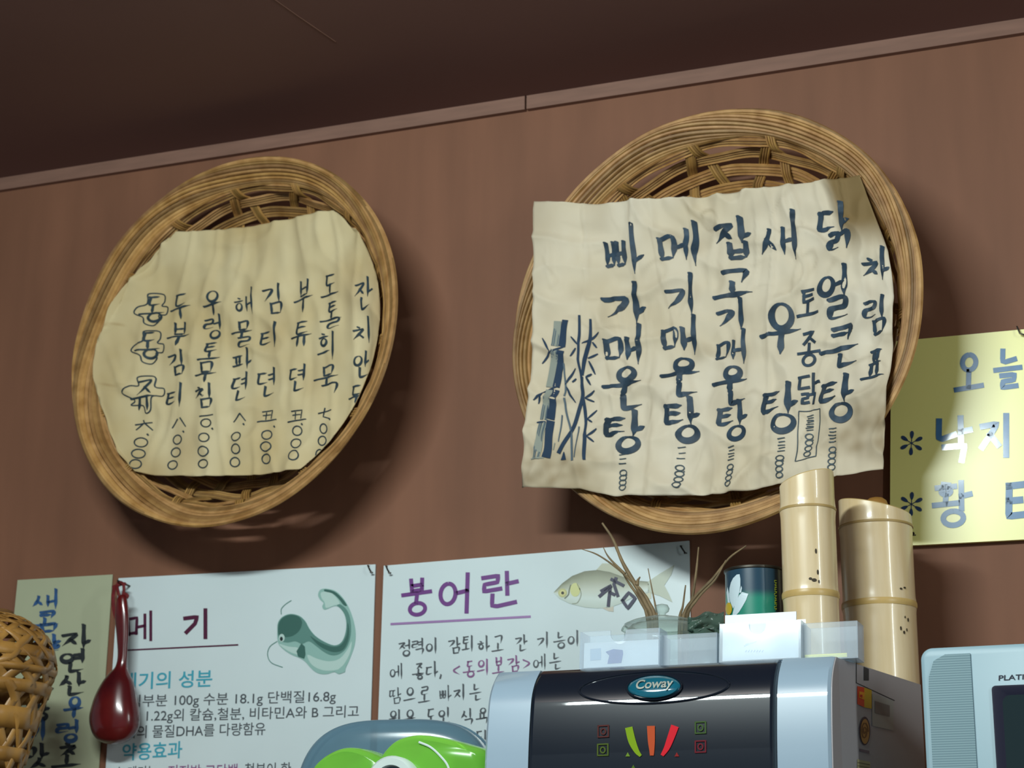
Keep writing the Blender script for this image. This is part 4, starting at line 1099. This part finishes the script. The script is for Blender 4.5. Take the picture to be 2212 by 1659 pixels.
poly(mb, [(1857, 1617), (1878, 1622), (1878, 1628), (1857, 1623)], g, srgb(110, 104, 120)); poly(mb, [(1852, 1640), (1880, 1646), (1880, 1690), (1852, 1690)], g, srgb(190, 184, 140))
for k in range(3): poly(mb, [(1853, 1646 + k * 7), (1879, 1651 + k * 7), (1879, 1653 + k * 7), (1853, 1648 + k * 7)], g2_, srgb(120, 116, 90))
mb.build('rating_label', M['print'], disp, smooth=False)

# ------------------------------------------------------------------ clear card boxes on the front edge of the dispenser
TILT = math.tan(math.radians(9.6))
def leanback(mb, y, z0):
    for q in mb.v: q.y += (q.z - z0) * TILT
def cardbox(name, label, pl, pr, ptop, y, dep, notch=None, back=None):
    ql, qr = at(pl, ptop[0], y), at(pr, ptop[1], y); zb_ = ZT + .0012; zt_ = (ql.z + qr.z) / 2
    w = qr.x - ql.x; t = .0016
    root = thing(name, ((ql.x + qr.x) / 2, y + dep / 2, zb_), label, 'card box', 'clear plastic card boxes')
    pts = [(0, 0), (w, 0), (w, zt_ - zb_)]
    if notch:
        c, r = notch[0] * w, notch[1]
        pts += [(c + r, zt_ - zb_)] + [(c + r * math.cos(a * PI / 12), zt_ - zb_ - .004 - r * math.sin(a * PI / 12)) for a in range(0, 13)] + [(c - r, zt_ - zb_)]
    pts += [(0, zt_ - zb_)]
    mb = MB()
    mb.prism([Vector((ql.x + a, y, zb_ + c)) for a, c in pts], [Vector((ql.x + a, y + t, zb_ + c)) for a, c in pts]); leanback(mb, y, zb_); mb.build('front', M['clear'], root, smooth=False)
    h = zt_ - zb_; mb = MB()
    mb.box((ql.x, y + t, zb_), (ql.x + t, y + dep, zt_)); mb.box((qr.x - t, y + t, zb_), (qr.x, y + dep, zt_))
    hb = h + (back or 0); mb.box((ql.x + t, y + dep - t, zb_), (qr.x - t, y + dep, zb_ + hb)); mb.box((ql.x + t, y + t, zb_), (qr.x - t, y + dep - t, zb_ + t))
    leanback(mb, y, zb_); mb.build('tray', M['clear_thin'], root, smooth=False)
    return root, ql, qr, zb_, zt_
YA = -.400
TILT = math.tan(math.radians(5.0))
rt, ql, qr, zb_, zt_ = cardbox('card_box', 'clear card box with a half-round notch, left end of the dispenser top', 1251, 1423, (1361, 1358), YA, .030, (.48, .0085))
def cards(label, ql, qr, y, dep, zb_, h, nm='card_stack'):
    root = thing(nm, ((ql.x + qr.x) / 2, y + dep / 2, zb_ + .002), label, 'card stack')
    mb = MB(); mb.box((ql.x + .003, y, zb_ + .0018), (qr.x - .003, y + dep, zb_ + h))
    leanback(mb, y, zb_); mb.build('card', M['card'], root, smooth=False); return root
c1 = cards('blue-printed cards inside the left clear card box', ql, qr, YA + .006, .016, zb_, (zt_ - zb_) * .72)
def leanflat(y):
    def f(px, py):
        q = at(px, py, y)
        for _ in range(6): q = at(px, py, y + (q.z - ZT) * TILT)
        return q
    return f
mb = MB(); g = leanflat(YA + .0055)
poly(mb, [(1308, 1408), (1325, 1402), (1345, 1404), (1346, 1412), (1342, 1432), (1312, 1434), (1316, 1416)], g, srgb(70, 100, 170)); poly(mb, [(1275, 1402), (1298, 1400), (1298, 1425), (1275, 1427)], g, srgb(180, 200, 220))
mb.build('card_print', M['print'], c1, smooth=False)
TILT = math.tan(math.radians(6.0))
cardbox('card_box', 'low clear empty box between the two notched card boxes', 1426, 1547, (1370, 1366), -.388, .030)
TILT = math.tan(math.radians(8.2))
rt, ql, qr, zb_, zt_ = cardbox('card_box', 'clear notched card box full of white cards, in front of the daisy tin', 1551, 1727, (1345, 1337), YA, .032, (.47, .0095), .006)
c2 = cards('white cards filling the right notched card box', ql, qr, YA + .003, .022, zb_, (zt_ - zb_) * .965)
mb = MB(); g = leanflat(YA + .0026)
for s_ in ([(1607, 1396), (1616, 1392), (1634, 1386)], [(1610, 1392), (1622, 1390)]): ink_stroke(mb, s_, 2.4, g, 'pen')
for x in range(1610, 1650, 6): ink_stroke(mb, [(x, 1409), (x + 3, 1404)], 2, g, 'pen')
mb.build('card_print', M['marker_blue'], c2, smooth=False)
mb = MB(); a_, b2 = at(1562, 1326, YA + .026), at(1716, 1318, YA + .026); mb.box((a_.x, YA + .0265, zb_ + .002), (b2.x, YA + .0285, (a_.z + b2.z) / 2)); leanback(mb, 0, zb_)
tag(mb.build('divider_card', M['card'], base=(a_.x, YA + .026, zb_), smooth=False), 'tall pale card standing up behind the white cards', 'card')
TILT = math.tan(math.radians(6.8))
rt, ql, qr, zb_, zt_ = cardbox('card_box', 'clear box with a yellow base strip, right end of the dispenser top', 1731, 1850, (1346, 1338), -.388, .034)
mb = MB(); mb.box((ql.x + .002, -.3858, zb_ + .0018), (qr.x - .012, -.3838, zb_ + .006)); mb.build('yellow_strip', M['yellow'], rt, smooth=False)

# ------------------------------------------------------------------ bamboo cups
def bamboo(name, label, pl, pr, pyr, Y, zb0, tops, nodes, seed):
    a, c = at(pl, pyr, Y), at(pr, pyr, Y); cxx = (a.x + c.x) / 2; R = (c.x - a.x) / 2 * 1.0
    # true half width seen obliquely
    root = thing(name, (cxx, Y, zb0), label, 'bamboo cup'); n = 48
    ztl, ztr = tops
    zn = nodes; zz = [zb0] + sorted(zn)
    def top(ang): return (ztl + ztr) / 2 + (ztr - ztl) / 2 * math.cos(ang)
    def rad(z):
        r = R * .985
        for zk_ in zn: r += R * .03 * math.exp(-((z - zk_) / .006) ** 2) - R * .012 * math.exp(-((z - zk_ - .006) / .0015) ** 2)
        return r
    rows = []; NZ = 60
    for j in range(NZ + 1):
        row = []
        for i in range(n):
            an = 2 * PI * i / n; z = zb0 + (top(an) - zb0) * j / NZ
            row.append(Vector((cxx + rad(z) * math.cos(an), Y + rad(z) * math.sin(an), z)))
        rows.append(row)
    mb = MB(); mb.grid(rows, True); mb.f.append(tuple(range(n))); mb.build('wall', M['bamboo'], root, angle=60)
    rows = []
    for rr, dz in [(1.0, 0), (.97, .0012), (.86, .0012), (.83, 0), (.82, -.09)]:
        rows.append([Vector((cxx + R * .985 * rr * math.cos(2 * PI * i / n), Y + R * .985 * rr * math.sin(2 * PI * i / n), (ztl + ztr) / 2 + (ztr - ztl) / 2 * rr * math.cos(2 * PI * i / n) + dz)) for i in range(n)])
    rows.append([Vector((cxx, Y, (ztl + ztr) / 2 - .09))] * n)
    mb = MB(); mb.grid(rows, True); mb.build('inside', M['bamboo_in'], root, angle=60)
    for zk_ in zn:
        mb = MB(); rows = []
        hi = zk_ == max(zn); kk = .4 if hi else 1.0
        for dz, o_ in [(-.0045 * kk, .0003), (-.002 * kk, .0005), (.001 * kk, .0005), (.003 * kk, .0002)]:
            rows.append([Vector((cxx + (rad(zk_ + dz) + o_) * math.cos(2 * PI * i / n), Y + (rad(zk_ + dz) + o_) * math.sin(2 * PI * i / n), zk_ + dz)) for i in range(n)])
        mb.grid(rows, True); mb.build('node_band', M['bamboo_groove' if hi else 'bamboo_node'], root, angle=80)
    return root, cxx, R
def specks(root, cxx, R, Y, lst):
    mb = MB()
    for ang, z, w, h in lst:
        pts = []
        for i in range(10):
            q = 2 * PI * i / 10; aa = ang + w * math.cos(q) / R
            pts.append(Vector((cxx + (R * 1.0) * math.cos(aa), Y + R * 1.0 * math.sin(aa), z + h * math.sin(q))))
        mb.add(pts, [tuple(range(10))])
    mb.build('speck', M['spot'], root, smooth=False)
Yb1 = -.255
z1 = lambda y: at(1749, y, Yb1).z
zfr = lambda x, y, yy: at(x, y, yy).z
b1, cb, Rb = bamboo('bamboo_cup', 'taller narrow bamboo cup standing on the dispenser beside the daisy tin', 1689, 1808, 1200, Yb1, ZT + .001, (z1(1052), z1(1022)), [z1(1103), z1(1288)], 1)
specks(b1, cb, Rb, Yb1, [(-1.12, z1(1203), .0012, .003), (-1.08, z1(1248), .0012, .003), (-1.22, z1(1265), .003, .002), (-1.35, z1(1262), .002, .0015), (-1.05, z1(1268), .001, .002)])
Yb2 = -.135
z2 = lambda y: at(1897, y, Yb2).z
b2_, cb2, Rb2 = bamboo('bamboo_cup', 'shorter wide bamboo cup with a slanted top behind the right side of the dispenser', 1818, 1976, 1250, Yb2, CT + .001, (z2(1080), z2(1117)), [z2(1140), z2(1310)], 2)
specks(b2_, cb2, Rb2, Yb2, [(-.75, z2(1285), .002, .0012), (-.62, z2(1282), .002, .0012), (-.82, z2(1370), .0012, .0025), (-.72, z2(1378), .0015, .002), (-.62, z2(1372), .001, .002), (-.55, z2(1350), .0012, .0025), (-.66, z2(1345), .001, .0015)])
sp = thing('wooden_scoop', (at(1893, 1100, Yb2).x, Yb2, z2(1180)), 'amber wooden scoop end sticking up out of the wide bamboo cup', 'scoop')
qs = at(1893, 1098, Yb2 + .012); mb = MB(); rows = []
for dz, r in [(.014, .001), (.0125, .008), (.009, .0125), (.003, .0145), (-.006, .014), (-.02, .010), (-.05, .007), (-.10, .006)]:
    rows.append([qs + Vector((r * math.cos(2 * PI * i / 24), .7 * r * math.sin(2 * PI * i / 24), dz)) for i in range(24)])
mb.grid(rows, True); mb.build('body', M['amber'], sp, angle=180)

# ------------------------------------------------------------------ daisy tin
Yt = -.225
a_, c_ = at(1568, 1240, Yt), at(1694, 1240, Yt); ctx = (a_.x + c_.x) / 2; Rt = (c_.x - a_.x) / 2
zt_ = at(1630, 1222, Yt - Rt).z
tin = thing('tin_can', (ctx, Yt, ZT + .001), 'dark green tin with a white daisy print, left of the bamboo cups', 'tin')
n = 64; rows = []; cols = []
for j in range(41):
    z = ZT + .001 + (zt_ - ZT - .001) * j / 40; row = []
    for i in range(n):
        an = 2 * PI * i / n; row.append(Vector((ctx + Rt * math.cos(an), Yt + Rt * math.sin(an), z)))
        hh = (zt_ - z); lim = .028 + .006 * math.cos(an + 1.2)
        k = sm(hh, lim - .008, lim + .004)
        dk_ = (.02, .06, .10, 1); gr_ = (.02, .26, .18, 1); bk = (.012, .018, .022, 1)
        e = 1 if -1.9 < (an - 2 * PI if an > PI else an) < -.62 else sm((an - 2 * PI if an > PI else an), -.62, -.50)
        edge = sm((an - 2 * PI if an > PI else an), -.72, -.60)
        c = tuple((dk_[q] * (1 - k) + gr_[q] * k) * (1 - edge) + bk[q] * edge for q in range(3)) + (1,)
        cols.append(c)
    rows.append(row)
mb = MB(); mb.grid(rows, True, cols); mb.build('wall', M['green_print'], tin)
mb = MB(); mb.lathe([(Rt, -.002), (Rt + .0012, -.001), (Rt + .0012, .0012), (Rt - .0005, .002), (Rt - .003, .0005), (.0001, .0005)], (ctx, Yt, zt_), 64); mb.build('lid', M['steel'], tin)
mb = MB(); mb.lathe([(.0001, 0), (Rt - .001, 0), (Rt, .001)], (ctx, Yt, ZT + .001), 64); mb.build('base', M['steel'], tin)
def tn(off):
    def f(px, py):
        d = ray(px, py); ox, oy = CAM.x - ctx, CAM.y - Yt; r = Rt + off
        A = d.x ** 2 + d.y ** 2; B = 2 * (ox * d.x + oy * d.y); C_ = ox * ox + oy * oy - r * r
        D = max(0, B * B - 4 * A * C_); return CAM + d * ((-B - math.sqrt(D)) / (2 * A))
    return f
def zt7(u, v): return (1560 + .1567 * u, 1180 + .1567 * v)
def petal(pts, col_, off):
    # fine strips so that the petal follows the round wall
    P_ = [zt7(*q) for q in pts]; cx0 = sum(p[0] for p in P_) / len(P_); cy0 = sum(p[1] for p in P_) / len(P_)
    f = tn(off); V = [f(cx0, cy0)]
    for k in range(1, 6):
        for p in P_: V.append(f(cx0 + (p[0] - cx0) * k / 5, cy0 + (p[1] - cy0) * k / 5))
    n_ = len(P_); Fc = [(0, 1 + i, 1 + (i + 1) % n_) for i in range(n_)]
    for k in range(4):
        for i in range(n_): Fc.append((1 + k * n_ + i, 1 + k * n_ + (i + 1) % n_, 1 + (k + 1) * n_ + (i + 1) % n_, 1 + (k + 1) * n_ + i))
    mb.add(V, Fc, col_)
mb = MB()
wp = srgb(214, 232, 240)
petal([(100, 580), (120, 500), (150, 440), (200, 390), (240, 385), (250, 450), (250, 540), (235, 640), (200, 760), (150, 860), (110, 760), (95, 660)], wp, .0003)
petal([(150, 900), (180, 780), (230, 680), (275, 630), (360, 655), (330, 740), (280, 830), (230, 910), (190, 950), (140, 950)], wp, .0005)
petal([(235, 640), (262, 545), (272, 575), (262, 640)], wp, .0007)
petal([(60, 640), (75, 560), (90, 640), (110, 800), (80, 800)], wp, .0008)
petal([(90 + 45 * math.cos(a * PI / 10), 860 + 85 * math.sin(a * PI / 10)) for a in range(20)], srgb(206, 176, 50), .0010)
mb.build('daisy_print', M['print'], tin, smooth=False)
mb = MB()
rnd = random.Random(5)
for k in range(14):
    v = 470 + k * 30
    x, y = zt7(722, v); x2, y2 = zt7(752, v + rnd.uniform(-10, 10)); ink_stroke(mb, [(x, y), (x2, y2)], 1.5, tn(.0005), 'pen')
    x, y = zt7(722 + (k % 2) * 30, v); x2, y2 = zt7(722 + (k % 3) * 12, v + 20); ink_stroke(mb, [(x, y), (x2, y2)], 1.3, tn(.0005), 'pen')
mb.build('lettering', mat('yellow_print', srgb(170, 180, 50), .4), tin, smooth=False)

# ------------------------------------------------------------------ glass pot and dry twigs
Yg = -.295
gc = at(1438, 1360, Yg); Rg = (at(1545, 1360, Yg).x - at(1335, 1360, Yg).x) / 2 * .86
zgt = at(1438, 1352, Yg).z
pot = thing('glass_pot', (gc.x, Yg, ZT + .001), 'small squat clear glass pot with a knobbed lid behind the card boxes', 'glass pot')
hgt = zgt - ZT - .001
mb = MB(); mb.lathe([(.001, 0), (Rg * .7, 0), (Rg * .95, hgt * .3), (Rg, hgt * .62), (Rg * .93, hgt * .9), (Rg * .8, hgt), (Rg * .76, hgt), (Rg * .9, hgt * .85), (Rg * .96, hgt * .6), (Rg * .9, hgt * .3), (Rg * .6, .003), (.001, .003)], (gc.x, Yg, ZT + .001), 48); mb.build('bowl', M['glass'], pot, angle=180)
zl_ = zgt + .0005
mb = MB(); mb.lathe([(Rg * .86, -.001), (Rg * .88, .001), (Rg * .7, .005), (Rg * .4, .009), (Rg * .15, .010), (.0045, .011), (.004, .0135), (.0075, .016), (.0085, .0195), (.0065, .0235), (.001, .025)], (gc.x - .004, Yg, zl_), 40); mb.build('lid', M['glass'], pot, angle=180)
q = at(1346, 1357, Yg); mb = MB(); mb.tube(curve([Vector((gc.x - Rg * .9, Yg, zgt - .010)), q + Vector((.006, 0, -.004)), q], 6), [.005] * 4 + [.0045] * 4 + [.004] * 5, 10); mb.build('spout', M['glass'], pot)
# crumpled dark green wrapper
Yw = -.335
mb = MB(); rows = []
for i in range(13):
    row = []
    for j in range(7):
        u, v = i / 12, j / 6; px = 1486 + 78 * u; py = 1362 - v * (30 + 12 * u) + 4 * math.sin(u * 9)
        row.append(at(px, py, Yw + .012 * noise.noise(Vector((u * 4, v * 3, 2)))))
    rows.append(row)
mb.grid(rows)
qq = at(1525, 1365, Yw); lo_ = []
for px in (1490, 1520, 1550): 
    t_ = at(px, 1358, Yw); lo_.append(t_)
rows = [[Vector((p.x, Yw + dy, z)) for p in (at(1488, 1358, Yw), at(1525, 1356, Yw), at(1560, 1352, Yw))] for dy, z in ((-.006, ZT + .001), (.001, ZT + .014), (.0, at(1525, 1357, Yw).z))]
mb.grid(rows)
tag(mb.build('plastic_wrapper', M['green_glass'], base=tuple(qq), solid=.0008, angle=180), 'crumpled dark green see-through wrapper beside the glass pot', 'wrapper')
def twigs(label, paths, y0):
    mb = MB(); base = at(paths[0][0][0][0], 1360, y0)
    for pts, r in paths:
        P3 = []
        for i, q in enumerate(pts): P3.append(at(q[0], q[1], y0 + .006 * noise.noise(Vector((q[0] * .02, q[1] * .02, 1)))))
        if pts[0][1] > 1335: P3 = [Vector((P3[0].x, P3[0].y, ZT + .002))] + P3
        c = curve(P3, 5); nn = len(c); mb.tube(c, [r * (1 - .72 * i / (nn - 1)) * (1 + .18 * noise.noise(Vector((i * .8, r * 900, 0)))) for i in range(nn)], 7)
    return tag(mb.build('dry_twig', M['twig'], base=(base.x, base.y, ZT)), label, 'twig', 'dry twigs behind the glass pot')
YT = -.235
twigs('tallest dry forked twig leaning left, its tip near the menu sheet', [([(1411, 1345), (1396, 1305), (1372, 1262), (1345, 1215), (1324, 1165), (1301, 1130)], .0042), ([(1368, 1258), (1330, 1225), (1290, 1198), (1256, 1186)], .0018), ([(1350, 1240), (1316, 1205), (1303, 1182)], .0018)], YT)
twigs('short dry twig with a hooked fork, crossing the tallest one', [([(1416, 1345), (1402, 1302), (1386, 1276), (1374, 1262)], .0034), ([(1376, 1264), (1378, 1254), (1383, 1246)], .0026)], YT - .012)
twigs('thin dry twig standing upright left of the lid knob', [([(1420, 1345), (1416, 1310), (1408, 1270), (1400, 1228)], .0018)], YT - .022)
twigs('dry twig leaning slightly left, in front of the fish head', [([(1401, 1345), (1382, 1295), (1360, 1262), (1346, 1240)], .0030)], YT + .012)
twigs('long dry twig leaning right toward the daisy tin', [([(1474, 1345), (1500, 1292), (1540, 1250), (1575, 1206), (1612, 1179)], .0030)], YT)
twigs('dry twig leaning right, just under the longest right-hand one', [([(1481, 1345), (1508, 1292), (1545, 1252), (1568, 1210)], .0026)], YT - .014)
twigs('straight dry twig on the right edge of the fish poster', [([(1484, 1345), (1496, 1290), (1504, 1235), (1509, 1182)], .0030)], YT + .014)
twigs('shortest dry twig, upright on the right of the lid knob', [([(1468, 1345), (1475, 1310), (1481, 1264)], .0026)], YT - .026)

# ------------------------------------------------------------------ television
tvx, tvz = at(1987, 1420, -.42).x, at(1990, 1399, -.42).z
TW, TH = .46, tvz - CT
tv = thing('television', (tvx + TW / 2, -.30, CT), 'pale blue-grey tube television at the right edge beside the dispenser', 'television')
mb = MB(); rows = []
def rrect(x0, x1, z0, z1, y, r, n=8):
    o = []
    for cx, cz, a0 in ((x1 - r, z1 - r, 0), (x0 + r, z1 - r, PI / 2), (x0 + r, z0 + r, PI), (x1 - r, z0 + r, 1.5 * PI)):
        for k in range(n + 1): a = a0 + PI / 2 * k / n; o.append(Vector((cx + r * math.cos(a), y, cz + r * math.sin(a))))
    return o
for y, ins, r in [(-.420, .004, .010), (-.418, .001, .012), (-.413, 0, .012), (-.36, 0, .012), (-.35, .006, .02), (-.20, .05, .03), (-.12, .09, .03)]:
    rows.append(rrect(tvx + ins, tvx + TW - ins, CT + (ins if y > -.36 else 0), tvz - ins, y, r))
mb.grid(rows, True); m_ = len(rows[0]); mb.f.append(tuple(range(m_))); mb.f.append(tuple(len(mb.v) - m_ + i for i in range(m_)))
mb.build('casing', M['tv'], tv, angle=35)
mg = mat('speaker_mesh', srgb(150, 178, 188), .6); nt = mg.node_tree
tc = nt.nodes.new('ShaderNodeTexCoord'); wv = nt.nodes.new('ShaderNodeTexWave'); wv.bands_direction = 'Z'; wv.inputs['Scale'].default_value = 130
rp = nt.nodes.new('ShaderNodeValToRGB'); rp.color_ramp.elements[0].color = srgb(106, 136, 146); rp.color_ramp.elements[1].color = srgb(146, 174, 182)
nt.links.new(tc.outputs['Object'], wv.inputs[0]); nt.links.new(wv.outputs[0], rp.inputs[0]); nt.links.new(rp.outputs[0], nt.nodes['Principled BSDF'].inputs['Base Color'])
gl, gr = at(2004, 1450, -.421).x, at(2098, 1450, -.421).x; gt = at(2060, 1413, -.421).z
for nm, xo in (('speaker_grille', 0), ('speaker_grille', None)):
    x0, x1 = (gl, gr) if xo == 0 else (tvx + TW - (gr - tvx), tvx + TW - (gl - tvx))
    cut = [(x0, CT + .03), (x1, CT + .03), (x1, gt), (x0 + (x1 - x0) * .42, gt), (x0 + (x1 - x0) * .15, gt - .006), (x0 + (x1 - x0) * .02, gt - .022), (x0, gt - .034)]
    mb = MB(); mb.prism([Vector((a, -.4218, c)) for a, c in cut], [Vector((a, -.4195, c)) for a, c in cut]); mb.build(nm, mg, tv, smooth=False)
sx0 = at(2143, 1500, -.4215).x; sx1 = tvx + TW - (sx0 - tvx); sz1 = at(2160, 1481, -.4215).z; sz0 = CT + .03
mb = MB(); rows = [rrect(sx0, sx1, sz0, sz1, -.4225, .004), rrect(sx0 + .002, sx1 - .002, sz0 + .002, sz1 - .002, -.4225, .004), rrect(sx0 + .010, sx1 - .010, sz0 + .010, sz1 - .010, -.4205, .008)]
mb.grid(rows, True); mb.build('screen_surround', M['bezel'], tv, angle=30)
mb = MB(); rows = []
for i in range(13):
    rows.append([Vector((sx0 + .008 + (sx1 - sx0 - .016) * i / 12, -.4206 - .004 * (1 - (i / 6 - 1) ** 2) * (1 - (j / 6 - 1) ** 2), sz0 + .008 + (sz1 - sz0 - .016) * j / 12)) for j in range(13)])
mb.grid(rows); mb.build('screen', M['screen'], tv)
mb = MB(); type_text(mb, 'PLATINUM', (2157, 1470), (2262, 1465), 16, lambda a, c: at(a, c, -.4206), .05, .012); mb.build('lettering', M['bezel'], tv, smooth=False)
